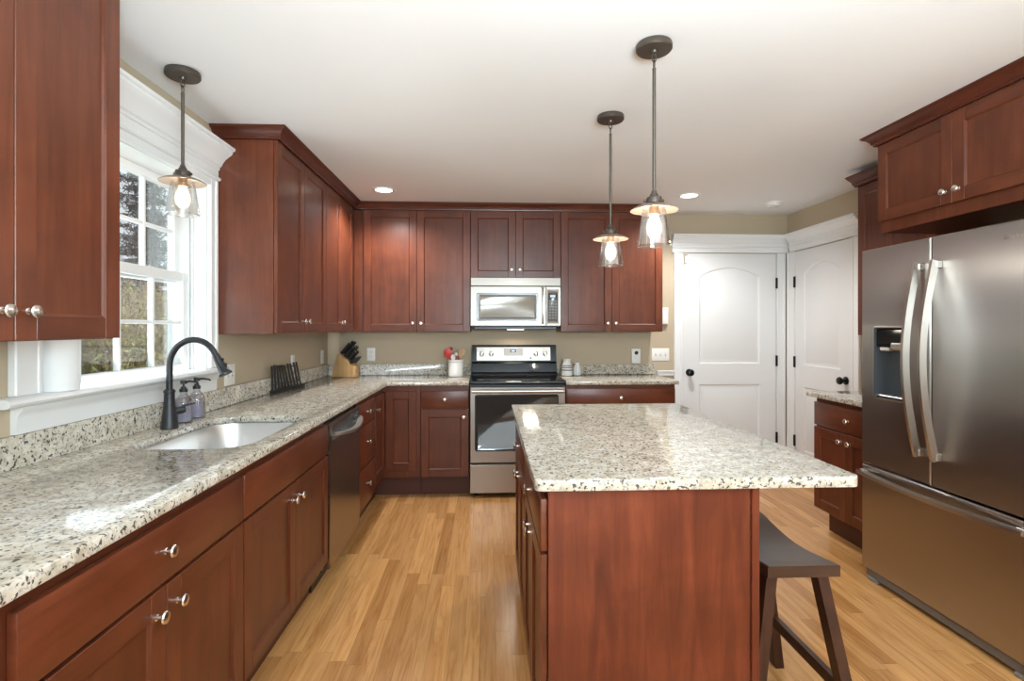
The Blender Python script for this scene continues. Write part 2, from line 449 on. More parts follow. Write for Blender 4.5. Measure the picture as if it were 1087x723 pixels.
# --- window
win = struct(thing('window_1', (-0.08, -2.56, WZ0), 'white double-hung window with muntins over the sink', 'window')); del win['category']
f = MB()
f.box(-0.16, 0.0, WY0, WY0+0.012, WZ0, WZ1); f.box(-0.16, 0.0, WY1-0.012, WY1, WZ0, WZ1)
f.box(-0.16, 0.0, WY0+0.012, WY1-0.012, WZ1-0.014, WZ1); f.box(-0.16, -0.02, WY0+0.012, WY1-0.012, WZ0, WZ0+0.012)
f.box(-0.155, -0.075, WY1-0.035, WY1-0.012, WZ0+0.012, WZ1-0.014, bev=0.002); f.box(-0.155, -0.075, WY0+0.012, WY0+0.035, WZ0+0.012, WZ1-0.014, bev=0.002)
f.box(-0.072, -0.062, WY1-0.026, WY1-0.012, WZ0+0.012, WZ1-0.014, bev=0.002)
f.build('window_frame', WHITE, win)
def sash(name, xc, y0, y1, z0, z1, sw, bot, top):
    s_ = MB(); t = 0.017
    s_.box(xc-t, xc+t, y0, y0+sw, z0, z1, bev=0.003); s_.box(xc-t, xc+t, y1-sw, y1, z0, z1, bev=0.003)
    s_.box(xc-t, xc+t, y0+sw, y1-sw, z0, z0+bot, bev=0.003); s_.box(xc-t, xc+t, y0+sw, y1-sw, z1-top, z1, bev=0.003)
    o = s_.build(name, WHITE, win)
    g0, g1, h0, h1 = y0+sw, y1-sw, z0+bot, z1-top
    for k in (1, 2, 3):
        yc = g0+(g1-g0)*k/4
        MB().box(xc-0.012, xc+0.012, yc-0.0085, yc+0.0085, h0, h1, bev=0.003).build('muntin', WHITE, o)
    zc = (h0+h1)/2
    for k in range(4):
        a, b = g0+(g1-g0)*k/4+(0.0085 if k else 0), g0+(g1-g0)*(k+1)/4-(0.0085 if k < 3 else 0)
        MB().box(xc-0.012, xc+0.012, a, b, zc-0.0085, zc+0.0085, bev=0.003).build('muntin', WHITE, o)
    MB().box(xc-0.002, xc+0.002, g0, g1, h0, h1).build('pane', PANE, o, smooth=0)
sash('upper_sash', -0.137, WY0+0.035, WY1-0.035, 1.555, WZ1-0.014, 0.042, 0.045, 0.04)
sash('lower_sash', -0.098, WY0+0.035, WY1-0.035, WZ0+0.012, 1.61, 0.040, 0.045, 0.045)
# interior trim round the window: stool, apron, casings, cornice
struct(MB().prism([(-0.06, 1.098), (0.048, 1.098), (0.058, 1.104), (0.062, 1.112), (0.058, 1.120), (0.048, 1.126), (-0.06, 1.126)],
       -3.235, -1.985, M=lambda a, b, h: (a, h, b)).build('trim_1', WHITE))
struct(MB().prism([(0.0, 1.012), (0.018, 1.012), (0.020, 1.06), (0.026, 1.075), (0.034, 1.083), (0.038, 1.097), (0.0, 1.097)],
       -3.165, -1.985, M=lambda a, b, h: (a, h, b)).build('trim_2', WHITE))
for nm, y0, y1, ob in (('trim_3', -3.175, WY0+0.006, -3.175), ('trim_4', WY1-0.006, -1.982, -1.982)):
    m = MB(); m.box(0.0, 0.018, y0, y1, 1.127, 2.099, bev=0.002)
    if ob < -3: m.box(0.0005, 0.026, y0-0.001, y0+0.02, 1.1275, 2.0985, bev=0.004); m.box(0.0005, 0.022, y1-0.016, y1+0.001, 1.1275, 2.0985, bev=0.003)
    else: m.box(0.0005, 0.026, y1-0.02, y1+0.001, 1.1275, 2.0985, bev=0.004); m.box(0.0005, 0.022, y0-0.001, y0+0.016, 1.1275, 2.0985, bev=0.003)
    struct(m.build(nm, WHITE))
CORN = [(0.0, 2.066), (0.02, 2.066), (0.02, 2.10), (0.034, 2.102), (0.038, 2.110), (0.034, 2.118), (0.024, 2.121), (0.024, 2.156), (0.031, 2.160), (0.031, 2.172),
        (0.040, 2.178), (0.047, 2.194), (0.060, 2.212), (0.078, 2.227), (0.092, 2.238), (0.098, 2.247), (0.098, 2.254), (0.110, 2.259), (0.110, 2.272), (0.0, 2.272)]
struct(MB().prism(CORN, -3.24, -1.979, M=lambda a, b, h: (a, h, b)).build('trim_5', WHITE, smooth=28))

# --- doors of the far corner
def arch_fn(u0, u1, z0, zs, rise):
    uc, hw = (u0+u1)/2, (u1-u0)/2
    def fn(i):
        pts = [(u0+i, z0+i), (u1-i, z0+i)]
        n = 14 if rise else 1
        for k in range(n+1):
            x = 1-2*k/n
            pts.append((uc+x*(hw-i), zs-i+rise*(cos(x*pi/2)**0.8 if abs(x) < 1 else 0)))
        return pts
    return fn
STEPS = [(0.010, -0.009, 0), (0.020, -0.010, 0), (0.045, -0.002, 0)]
def panel_door(name, lab, M, u0, u1, ztop, hinge_at, knob_at, axis, sgn, loc):
    d = struct(thing(name, loc, lab, 'door')); del d['category']
    w = u1-u0
    P = [(arch_fn(u0+0.175*w+0.0, u1-0.175*w, 1.005, 1.81, 0.085), STEPS), (arch_fn(u0+0.175*w, u1-0.175*w, 0.25, 0.815, 0.0), STEPS)]
    MB().plate(u0, u1, 0.012, ztop, 0.0115, P, M, 0.002).build('door_leaf', DOORW, d, smooth=30)
    for z in (0.32, 1.03, 1.75):
        h = MB(); h.box(hinge_at-0.011, hinge_at+0.011, 0.0005, 0.006, z-0.05, z+0.05, M=M, bev=0.001)
        h.box(hinge_at-0.006, hinge_at+0.006, 0.006, 0.016, z-0.05, z+0.05, M=M, bev=0.003)
        h.build('hinge', DOORBLK, d)
    k = Vector(M(knob_at, 0, 0.925))
    MB().lathe([(0.032, 0.0008*sgn), (0.032, 0.006*sgn), (0.012, 0.010*sgn), (0.011, 0.032*sgn), (0.026, 0.040*sgn), (0.031, 0.052*sgn), (0.026, 0.064*sgn), (0.010, 0.069*sgn)], k, axis, 20).build('door_knob', DOORBLK, d)
    return d
d1 = panel_door('door_1', 'white two-panel arched door in the back wall', MS(-0.0125), 3.228, 4.108, 2.022, 4.112, 3.285, 'y', -1, (3.668, -0.004, 0.012))
d2 = panel_door('door_2', 'white two-panel arched door in the right wall', MW(XR-0.0125), -0.897, -0.152, 2.022, -0.150, -0.835, 'x', -1, (XR-0.004, -0.525, 0.012))
lt = MB(); lt.box(3.236, 3.262, 0.0006, 0.006, 1.925, 1.933, M=MS(-0.0125)); lt.box(3.236, 3.242, 0.0006, 0.010, 1.933, 2.012, M=MS(-0.0125)); lt.box(3.236, 3.27, 0.0006, 0.006, 2.004, 2.012, M=MS(-0.0125))
lt.build('hook_latch', plain('brass_latch', (0.55, 0.45, 0.3), 0.35, 0.9), d1)
def casing(name, M, u0, u1, z1, outer_first):
    m = MB(); m.box(u0, u1, 0.0, 0.016, 0.0, z1, M=M, bev=0.002)
    if outer_first: m.box(u0-0.001, u0+0.02, 0.0005, 0.024, 0.0, z1-0.0005, M=M, bev=0.004); m.box(u1-0.02, u1+0.001, 0.0005, 0.02, 0.0, z1-0.0005, M=M, bev=0.003)
    else: m.box(u1-0.02, u1+0.001, 0.0005, 0.024, 0.0, z1-0.0005, M=M, bev=0.004); m.box(u0-0.001, u0+0.02, 0.0005, 0.02, 0.0, z1-0.0005, M=M, bev=0.003)
    struct(m.build(name, WHITE))
casing('trim_6', MS(-0.0005), 3.145, 3.224, 2.028, True)
casing('trim_7', MS(-0.0005), 4.114, 4.195, 2.028, False)
casing('trim_8', MW(XR-0.0005), -0.147, -0.035, 2.028, False)
casing('trim_9', MW(XR-0.0005), -0.985, -0.902, 2.028, True)
HEAD = [(0.0, 2.03), (0.022, 2.03), (0.022, 2.068), (0.030, 2.070), (0.032, 2.078), (0.028, 2.085), (0.024, 2.088), (0.024, 2.112), (0.032, 2.118), (0.038, 2.132),
        (0.050, 2.150), (0.060, 2.160), (0.062, 2.172), (0.072, 2.176), (0.072, 2.192), (0.0, 2.192)]
struct(MB().prism(HEAD, 3.125, XR-0.001, M=lambda a, b, h: (h, -0.0005-a, b)).build('trim_10', WHITE, smooth=28))
struct(MB().prism(HEAD, -1.005, -0.0735, M=lambda a, b, h: (XR-0.0005-a, h, b)).build('trim_11', WHITE, smooth=28))
struct(MB().box(2.985, 3.143, -0.02, -0.0005, 0.895, 0.945, bev=0.004).box(2.985, 3.143, -0.03, -0.0005, 0.930, 0.945, bev=0.003).build('trim_12', WHITE))
sbox('baseboard_right', WHITE, XR-0.015, XR-0.0005, -1.39, -0.99, 0.0, 0.12, 0.003)
sbox('baseboard_back', WHITE, 2.985, 3.143, -0.015, -0.0005, 0.0, 0.12, 0.003)

# ------------------------------------------------------------------ cabinets
def knob(parent, M, u, z, name='knob'):
    b = Vector(M(u, 0, z)); n = (Vector(M(u, 1, z))-b)
    q = Vector((0, 0, 1)).rotation_difference(n).to_matrix().to_4x4()
    T = Matrix.Translation(b) @ q
    m = MB(); m.lathe([(0.0085, 0.0004), (0.0085, 0.002), (0.0055, 0.004), (0.005, 0.014), (0.0095, 0.0165), (0.0150, 0.0185), (0.0160, 0.0215), (0.0140, 0.0250), (0.0075, 0.0275)], n=16, M=T)
    return m.build(name, NICKEL, parent)
def shaker(name, parent, M, u0, u1, z0, z1, st=0.060, t=0.019):
    """frame-and-panel front; its face is w=0, body goes behind."""
    m = MB(); b = 0.0016
    m.box(u0, u0+st, -t, 0, z0, z1, M=M, bev=b); m.box(u1-st, u1, -t, 0, z0, z1, M=M, bev=b)
    m.box(u0+st, u1-st, -t, 0, z0, z0+st, M=M, bev=b, mat=1); m.box(u0+st, u1-st, -t, 0, z1-st, z1, M=M, bev=b, mat=1)
    m.box(u0+st-0.002, u1-st+0.002, -t+0.004, -0.0085, z0+st-0.002, z1-st+0.002, M=M)
    # small sloped sticking round the panel
    for (a, c, e, g) in ((u0+st, z0+st, u1-st, z0+st), (u1-st, z0+st, u1-st, z1-st), (u1-st, z1-st, u0+st, z1-st), (u0+st, z1-st, u0+st, z0+st)):
        cu, cz = (u0+u1)/2, (z0+z1)/2; k = 0.006
        ia, ic = a+(k if a < cu else -k), c+(k if c < cz else -k); ie, ig = e+(k if e < cu else -k), g+(k if g < cz else -k)
        v = [m.bm.verts.new(M(*p)) for p in ((a, -0.003, c), (e, -0.003, g), (ie, -0.0085, ig), (ia, -0.0085, ic), (a, -0.0086, c), (e, -0.0086, g))]
        m.bm.faces.new((v[0], v[1], v[2], v[3])); m.bm.faces.new((v[0], v[3], v[4])); m.bm.faces.new((v[1], v[5], v[2])); m.bm.faces.new((v[0], v[4], v[5], v[1])); m.bm.faces.new((v[3], v[2], v[5], v[4]))
    return m.build(name, WOODS, parent)
def slabfront(name, parent, M, u0, u1, z0, z1, t=0.019):
    return MB().box(u0, u1, -t, 0, z0, z1, M=M, bev=0.003, mat=1, seg=2).build(name, WOODS, parent)

G = 0.0015     # half reveal between fronts
def wall_cab(label, M, u0, u1, z0, z1, depth, split, base, kz=0.072, dz0=0.0, dz1=0.0, filler=(0, 0), group=None, knobs=True):
    """M: w=0 is the door face; body from w=-0.0205 back by depth."""
    c = thing('wall_cabinet', base, label, 'cabinet', group)
    MB().box(u0, u1, -0.0205-depth, -0.0205, z0, z1, M=M, bev=0.001).build('body', WOODS, c)
    a, b = u0+filler[0], u1-filler[1]
    if split is None:
        d = shaker('door', c, M, a+G, b-G, z0+dz0+0.002, z1-dz1)
    else:
        d = shaker('door', c, M, a+G, split-G, z0+dz0+0.002, z1-dz1); e = shaker('door', c, M, split+G, b-G, z0+dz0+0.002, z1-dz1)
        if knobs: knob(d, M, split-0.035, z0+dz0+kz); knob(e, M, split+0.035, z0+dz0+kz)
    return c
ZU, ZT = 1.302, 2.325
wall_cab('cherry wall cabinet nearest the camera, left of the window', ME(0.325), -3.887, -3.172, ZU, H-0.001, 0.3035, -3.53, (0.16, -3.53, ZU))
wall_cab('tall cherry wall cabinet just right of the window, with bare side panel', ME(0.325), -1.976, -1.131, ZU, ZT, 0.3035, -1.556, (0.16, -1.55, ZU))
wall_cab('narrow-looking cherry wall cabinet on left wall in the corner', ME(0.325), -1.129, -0.330, ZU, ZT, 0.3035, -0.765, (0.16, -0.73, ZU), filler=(0, 0.068))
wall_cab('cherry wall cabinet on back wall left of the microwave', MS(-0.325), 0.306, 1.284, ZU, ZT, 0.3035, 0.834, (0.8, -0.16, ZU), filler=(0.085, 0))
wall_cab('short cherry wall cabinet above the microwave', MS(-0.325), 1.286, 2.052, 1.757, ZT, 0.3035, 1.668, (1.67, -0.16, 1.757))
wall_cab('cherry wall cabinet on back wall right of the microwave', MS(-0.325), 2.054, 2.936, ZU, ZT, 0.3035, 2.495, (2.5, -0.16, ZU))
wall_cab('slim cherry wall cabinet between white door and refrigerator', MW(3.89), -2.016, -1.405, 1.285, 2.27, 0.3045, -1.71, (4.06, -1.71, 1.285))
oc = wall_cab('deep cherry wall cabinet over the refrigerator', MW(3.56), -2.955, -2.020, 1.850, ZT, 0.634, -2.487, (3.9, -2.49, 1.85), kz=0.058, dz0=0.058)
def crown_profile(p, zlo, zhi):
    h = zhi-zlo
    return [(0.0, zlo), (0.012, zlo), (0.014, zlo+0.14*h), (0.020, zlo+0.2*h), (0.024, zlo+0.42*h), (0.036, zlo+0.66*h), (p-0.006, zlo+0.80*h), (p-0.004, zlo+0.88*h), (p, zlo+0.9*h), (p, zhi), (0.0, zhi)]
def sweep_profile(prof, path, z_is_b=True):
    """sweep (offset, z) along a polyline of (x, y, nx, ny) with mitred offsets."""
    m = MB(); rings = []
    for x, y, nx, ny in path: rings.append([m.bm.verts.new((x+a*nx, y+a*ny, b)) for a, b in prof])
    n = len(prof)
    for A, B in zip(rings, rings[1:]):
        for i in range(n): m.bm.faces.new((A[i], A[(i+1) % n], B[(i+1) % n], B[i]))
    m.bm.faces.new(rings[0]); m.bm.faces.new(rings[-1]); return m
zc0 = ZT+0.0008
pf = crown_profile(0.058, zc0, H-0.0005)
o = sweep_profile(pf, [(0.002, -1.976, 0, -1), (0.327, -1.976, 1, -1), (0.327, -0.327, 1, -1), (2.936, -0.327, 1, -1), (2.936, -0.002, 1, 0)]).build('crown_molding', CROWN, smooth=28, loc=(0.3, -1.0, 2.33))
tag(o, 'dark cherry crown molding over wall cabinets on left and back walls', 'molding')
o = sweep_profile(pf, [(4.19, -2.019, 0, 1), (3.558, -2.019, -1, 1), (3.558, -2.956, -1, 0)]).build('crown_molding', CROWN, smooth=28, loc=(3.6, -2.4, 2.33))
tag(o, 'dark cherry crown molding above the refrigerator cabinet', 'molding')
o = sweep_profile(crown_profile(0.05, 2.2708, 2.345), [(4.215, -1.404, 0, 1), (3.888, -1.404, -1, 1), (3.888, -1.955, -1, 0)]).build('crown_molding', CROWN, smooth=28, loc=(3.9, -1.7, 2.27))
tag(o, 'lower dark cherry crown molding over slim cabinet beside refrigerator', 'molding')

ZC = 0.8815   # underside of the granite
def base_cab(label, M, u0, u1, depth, base, fronts, body=None, toe=0.075, z0=0.155, grp=None):
    c = thing('base_cabinet', base, label, 'cabinet', grp)
    b0, b1 = body or (u0, u1)
    MB().box(b0, b1, -0.0205-depth, -0.0205, z0, ZC, M=M, bev=0.001).build('body', WOODS, c)
    MB().box(b0, b1, -0.0205-depth, -0.0205-toe, 0.0, z0-0.0005, M=M).build('toe_kick', TOE, c)
    for f_ in fronts:
        kind, a, b, lo, hi, kn = f_
        o = (slabfront if kind == 'drawer' else shaker)(kind, c, M, a, b, lo, hi)
        for ku, kzz in kn: knob(o, M, ku, kzz)
    return c
D0, D1, E0, E1 = 0.702, 0.847, 0.163, 0.692
base_cab('cherry base cabinet nearest camera at left, one drawer over two doors', ME(0.63), -3.885, -3.043, 0.605, (0.3, -3.5, 0), [
    ('drawer', -3.883, -3.045, D0, D1, [(-3.466, 0.778)]),
    ('door', -3.883, -3.4615, E0, E1, [(-3.502, 0.632)]), ('door', -3.4585, -3.045, E0, E1, [(-3.418, 0.632)])], body=(-4.55, -3.041))
# sink base has an open box so that the basin hangs inside
sb = thing('base_cabinet', (0.3, -2.57, 0), 'cherry sink base cabinet under the faucet with blank upper panel', 'cabinet')
m = MB(); Y0, Y1 = -3.039, -2.116
m.box(0.006, 0.6095, Y0, Y0+0.018, 0.155, ZC, bev=0.001); m.box(0.006, 0.6095, Y1-0.018, Y1, 0.155, ZC, bev=0.001)
m.box(0.006, 0.6095, Y0+0.018, Y1-0.018, 0.155, 0.173); m.box(0.592, 0.6095, Y0+0.018, Y1-0.018, 0.69, ZC); m.box(0.592, 0.6095, Y0+0.018, Y1-0.018, 0.173, 0.69)
m.build('body', WOODS, sb)
MB().box(0.006, 0.535, Y0, Y1, 0, 0.1545).build('toe_kick', TOE, sb)
slabfront('false_drawer_front', sb, ME(0.63), -3.034, -2.119, D0, D1)
o = shaker('door', sb, ME(0.63), -3.034, -2.5685, E0, E1); knob(o, ME(0.63), -2.604, 0.625)
o = shaker('door', sb, ME(0.63), -2.5655, -2.119, E0, E1); knob(o, ME(0.63), -2.530, 0.625)
base_cab('cherry base cabinet of three drawers right of the dishwasher', ME(0.63), -1.474, -0.996, 0.605, (0.3, -1.2, 0), [
    ('drawer', -1.472, -0.998, D0, D1, [(-1.24, 0.778)]), ('drawer', -1.472, -0.998, 0.43, 0.695, [(-1.24, 0.578)]), ('drawer', -1.472, -0.998, E0, 0.423, [(-1.24, 0.30)])])
# corner cabinet with a bi-fold corner door
cc_ = thing('base_cabinet', (0.3, -0.3, 0), 'cherry corner base cabinet with a folding two-leaf door', 'cabinet')
MB().prism([(0.006, -0.994), (0.6095, -0.994), (0.6095, -0.6095), (0.901, -0.6095), (0.901, -0.006), (0.006, -0.006)], 0.155, ZC).build('body', WOODS, cc_)
MB().prism([(0.006, -0.994), (0.535, -0.994), (0.535, -0.535), (0.901, -0.535), (0.901, -0.006), (0.006, -0.006)], 0.0, 0.1545).build('toe_kick', TOE, cc_)
o = shaker('door', cc_, ME(0.63), -0.982, -0.634, 0.215, 0.835, st=0.055); knob(o, ME(0.63), -0.945, 0.742)
shaker('door', cc_, MS(-0.63), 0.634, 0.870, 0.215, 0.835, st=0.058)
base_cab('narrow cherry base cabinet left of the range, drawer over door', MS(-0.63), 0.903, 1.283, 0.602, (1.09, -0.3, 0), [
    ('drawer', 0.907, 1.280, D0, 0.838, [(1.093, 0.771)]), ('door', 0.907, 1.280, E0, E1, [(1.243, 0.632)])])
base_cab('cherry base cabinet right of the range, behind the island', MS(-0.63), 2.054, 2.938, 0.602, (2.5, -0.3, 0), [
    ('drawer', 2.057, 2.935, D0, 0.850, [(2.495, 0.776)]), ('door', 2.057, 2.4935, E0, E1, [(2.455, 0.632)]), ('door', 2.4965, 2.935, E0, E1, [(2.535, 0.632)])])
base_cab('small cherry base cabinet beside the refrigerator, drawer over two doors', MW(3.58), -2.020, -1.420, 0.612, (3.9, -1.72, 0), [
    ('drawer', -2.017, -1.423, D0, 0.852, [(-1.755, 0.775)]), ('door', -2.017, -1.7315, E0, E1, [(-1.772, 0.64)]), ('door', -1.7285, -1.423, E0, E1, [(-1.690, 0.64)])], toe=0.085)

# island
isl = thing('kitchen_island', (1.9, -2.65, 0), 'cherry kitchen island base with plain end panel facing camera', 'island')
MB().box(1.6005, 2.18, -3.322, -1.975, 0.105, 0.8805, bev=0.001).build('body', WOODS, isl)
MB().box(1.675, 2.18, -3.322, -1.975, 0.0, 0.1045).build('toe_kick', TOE, isl)
MB().box(1.6005, 2.1815, -3.3435, -3.3225, 0.0, 0.8805, bev=0.0015).build('end_panel', WP, isl)
MB().box(2.1815, 2.204, -3.352, -3.322, 0.0, 0.8805, bev=0.0025).build('corner_post', WP, isl)
MB().box(2.1805, 2.196, -3.3215, -1.975, 0.0, 0.8805, bev=0.0015).build('back_panel', WP, isl)
for a, b in ((-3.335, -2.668), (-2.662, -1.995)):
    c = (a+b)/2
    o = slabfront('drawer', isl, MW(1.58), a+0.002, b-0.002, D0, 0.850); knob(o, MW(1.58), c, 0.778)
    o = shaker('door', isl, MW(1.58), a+0.002, c-G, 0.115, E1); knob(o, MW(1.58), c-0.035, 0.645)
    o = shaker('door', isl, MW(1.58), c+G, b-0.002, 0.115, E1); knob(o, MW(1.58), c+0.035, 0.645)

# ------------------------------------------------------------------ worktops
ZG = 0.912
def rrect(x0, x1, y0, y1, r, n=8):
    pts = []
    for cx_, cy_, a0 in ((x1-r, y0+r, -pi/2), (x1-r, y1-r, 0), (x0+r, y1-r, pi/2), (x0+r, y0+r, pi)):
        for k in range(n+1): pts.append((cx_+r*cos(a0+k*pi/2/n), cy_+r*sin(a0+k*pi/2/n)))
    return pts
SX0, SX1, SY0, SY1 = 0.148, 0.572, -2.925, -2.235
ct = thing('countertop', (0.3, -1.5, 0.882), 'long L-shaped speckled granite countertop along left wall with sink cutout', 'countertop')
MB().slab([(0.001, -4.60), (0.648, -4.60), (0.648, -0.648), (1.2845, -0.648), (1.2845, -0.001), (0.001, -0.001)], [rrect(SX0, SX1, SY0, SY1, 0.12)], 0.882, ZG, bev=0.004).build('slab', GRANITE, ct, smooth=40)
MB().prism([(0.001, -4.60), (0.021, -4.60), (0.021, -0.021), (1.2845, -0.021), (1.2845, -0.001), (0.001, -0.001)], ZG+0.0004, 1.0105, bev=0.0015).build('backsplash', GRANITE, ct)
c2 = thing('countertop', (2.5, -0.3, 0.882), 'short granite countertop right of the range against back wall', 'countertop')
MB().box(2.0515, 2.962, -0.648, -0.001, 0.882, ZG, bev=0.004, seg=2).build('slab', GRANITE, c2)
MB().box(2.0515, 2.962, -0.021, -0.001, ZG+0.0004, 1.0, bev=0.0015).build('backsplash', GRANITE, c2)
o = MB().box(3.556, XR-0.001, -2.03, -1.372, 0.882, ZG, bev=0.004, seg=2).build('countertop', GRANITE, loc=(3.9, -1.7, 0.882))
tag(o, 'small granite countertop between refrigerator and white door', 'countertop')
o = MB().slab(rrect(1.562, 2.492, -3.365, -1.895, 0.022, 5), [], 0.8815, ZG, bev=0.004).build('island_countertop', GRANITE, loc=(2.0, -2.6, 0.8815), smooth=40)
tag(o, 'speckled granite top of the island, overhanging above the stool', 'countertop')

# sink
sk = thing('sink', (0.36, -2.58, 0.70), 'undermount stainless steel sink set in the left countertop', 'sink')
m = MB(); prev = None
for ins, z in ((-0.012, 0.8805), (-0.003, 0.8805), (0.0, 0.874), (0.006, 0.74), (0.016, 0.712), (0.045, 0.700)):
    L = [m.bm.verts.new((x, y, z)) for x, y in rrect(SX0+ins-0.004, SX1-ins+0.004, SY0+ins-0.004, SY1-ins+0.004, max(0.124-ins, 0.05))]
    if prev:
        for i in range(len(L)): m.bm.faces.new((prev[i], prev[(i+1) % len(L)], L[(i+1) % len(L)], L[i]))
    prev = L
m.bm.faces.new(prev)
bas = m.build('basin', SINKST, sk)
sol = bas.modifiers.new('thick', 'SOLIDIFY'); sol.thickness = 0.0015; sol.offset = -1
MB().lathe([(0.045, 0.7003), (0.045, 0.703), (0.036, 0.7035), (0.030, 0.7012), (0.006, 0.7012)], (0.30, -2.58, 0), n=24).build('drain', HANDLE, sk)

# faucet
fa = thing('faucet', (0.098, -2.535, ZG), 'matte black gooseneck pull-down faucet behind the sink', 'faucet')
FX, FY = 0.098, -2.535
MB().lathe([(0.034, ZG+0.0003), (0.034, ZG+0.004), (0.031, ZG+0.02), (0.0265, ZG+0.06), (0.021, ZG+0.10), (0.0195, ZG+0.145), (0.0195, ZG+0.15), (0.022, ZG+0.152), (0.022, ZG+0.16), (0.0195, ZG+0.162), (0.016, ZG+0.166)], (FX, FY, 0), n=24).build('base', BLACKM, fa)
pts = [(FX, FY, ZG+0.160), (FX, FY, ZG+0.20), (FX, FY, ZG+0.245)]
AR, acx, acz = 0.099, FX+0.099, ZG+0.262
for k in range(0, 15):
    a = pi-k*(pi*0.86)/14; pts.append((acx+AR*cos(a), FY, acz+AR*1.12*sin(a)))
MB().tube(pts, 0.0125, 14).build('spout', BLACKM, fa)
e = Vector(pts[-1]); d = (Vector(pts[-1])-Vector(pts[-2])).normalized(); d = Vector((0.45, 0, -0.89)).normalized()
m = MB(); m.tube([e-d*0.002, e+d*0.008, e+d*0.02, e+d*0.055, e+d*0.085, e+d*0.087, e+d*0.094], [0.0135, 0.0155, 0.0155, 0.0185, 0.025, 0.027, 0.026], 18)
m.build('spray_head', BLACKM, fa)
m = MB(); n_ = Vector((0.89, 0, 0.45)).normalized()
m.tube([e+d*0.03+n_*0.012, e+d*0.03+n_*0.021], 0.006, 10); m.tube([e+d*0.055+n_*0.014, e+d*0.055+n_*0.023], 0.006, 10)
m.build('spray_button', BLACKP, fa)
m = MB(); m.tube([(FX+0.006, FY+0.010, ZG+0.070), (FX+0.034, FY+0.036, ZG+0.074)], 0.0165, 14); m.tube([(FX+0.034, FY+0.036, ZG+0.074), (FX+0.040, FY+0.042, ZG+0.074)], 0.0145, 14)
m.tube([(FX+0.032, FY+0.034, ZG+0.086), (FX+0.048, FY+0.040, ZG+0.094), (FX+0.078, FY+0.050, ZG+0.100)], [0.006, 0.005, 0.004], 10)
m.build('handle', BLACKM, fa)

# soap dispensers
def soap(x, y, label, liq):
    s_ = thing('soap_dispenser', (x, y, ZG), label, 'soap dispenser')
    c = (x, y, ZG)
    MB().shell([(0.0335, 0.0006), (0.035, 0.006), (0.035, 0.085), (0.032, 0.103), (0.022, 0.118), (0.0145, 0.126), (0.0145, 0.136), (0.0125, 0.136), (0.0125, 0.124), (0.020, 0.115), (0.030, 0.101), (0.033, 0.084), (0.033, 0.004), (0.0005, 0.004), (0.0005, 0.0006)], c).build('bottle', BOTTLEG, s_)
    MB().lathe([(0.0315, 0.0065), (0.0320, 0.012), (0.0320, liq), (0.001, liq+0.0003)], c, n=24).build('soap_liquid', LIQUID, s_)
    m = MB(); m.lathe([(0.0165, 0.1365), (0.0165, 0.150), (0.0105, 0.152), (0.0105, 0.160), (0.0045, 0.161), (0.0045, 0.172), (0.0135, 0.173), (0.0135, 0.186), (0.008, 0.189)], c, n=18)
    m.tube([(x, y, ZG+0.181), (x+0.02, y+0.012, ZG+0.183), (x+0.042, y+0.026, ZG+0.178), (x+0.048, y+0.030, ZG+0.172)], [0.0055, 0.005, 0.0042, 0.004], 10)
    m.build('pump', BLACKM, s_)
    return s_
soap(0.074, -2.388, 'clear soap bottle with black pump, right beside the faucet', 0.088)
soap(0.064, -2.262, 'clear soap bottle with black pump, farther from the faucet', 0.070)

# paper towel roll on the window stool
pt_ = thing('paper_towel_roll', (-0.005, -2.985, 1.1265), 'white paper towel roll standing on the window sill', 'paper towel')
m = MB(); m.lathe([(0.019, 0.0), (0.060, 0.0), (0.061, 0.003), (0.061, 0.277), (0.060, 0.28), (0.019, 0.28)], (-0.005, -2.985, 1.1268), n=36)
m.build('roll', PAPER, pt_)
m = MB(); ring = []
pth = [(0.0615, 1.9), (0.0622, 2.2), (0.064, 2.5), (0.068, 2.75), (0.074, 2.95)]
MBv = []
for r, a in pth:
    x, y = -0.005+r*cos(a-1.6), -2.985+r*sin(a-1.6)
    MBv.append((x, y))
A = [[m.bm.verts.new((x, y, z)) for x, y in MBv] for z in (1.150, 1.165, 1.262, 1.266, 1.395)]
for k in range(4):
    for i in range(len(MBv)-1):
        if k == 2 and i == len(MBv)-2: continue
        m.bm.faces.new((A[k][i], A[k][i+1], A[k+1][i+1], A[k+1][i]))
o = m.build('loose_sheet', PAPER, pt_); sd = o.modifiers.new('thick', 'SOLIDIFY'); sd.thickness = 0.0008

# ------------------------------------------------------------------ range
rg = thing('range', (1.668, -0.35, 0), 'stainless electric range with black glass cooktop between base cabinets', 'range')
RX0, RX1 = 1.289, 2.0475
MB().box(RX0, RX1, -0.628, -0.03, 0.03, 0.8995, bev=0.002).build('body', BLACKP, rg)
m = MB(); m.prism([(-0.682, 0.905), (-0.676, 0.892), (-0.66, 0.888), (-0.02, 0.888+0.012), (-0.02, 0.918), (-0.668, 0.918), (-0.680, 0.914)], RX0+0.0005, RX1-0.0005, M=lambda a, b, h: (h, a, b))
m.build('cooktop', BLACKG, rg)
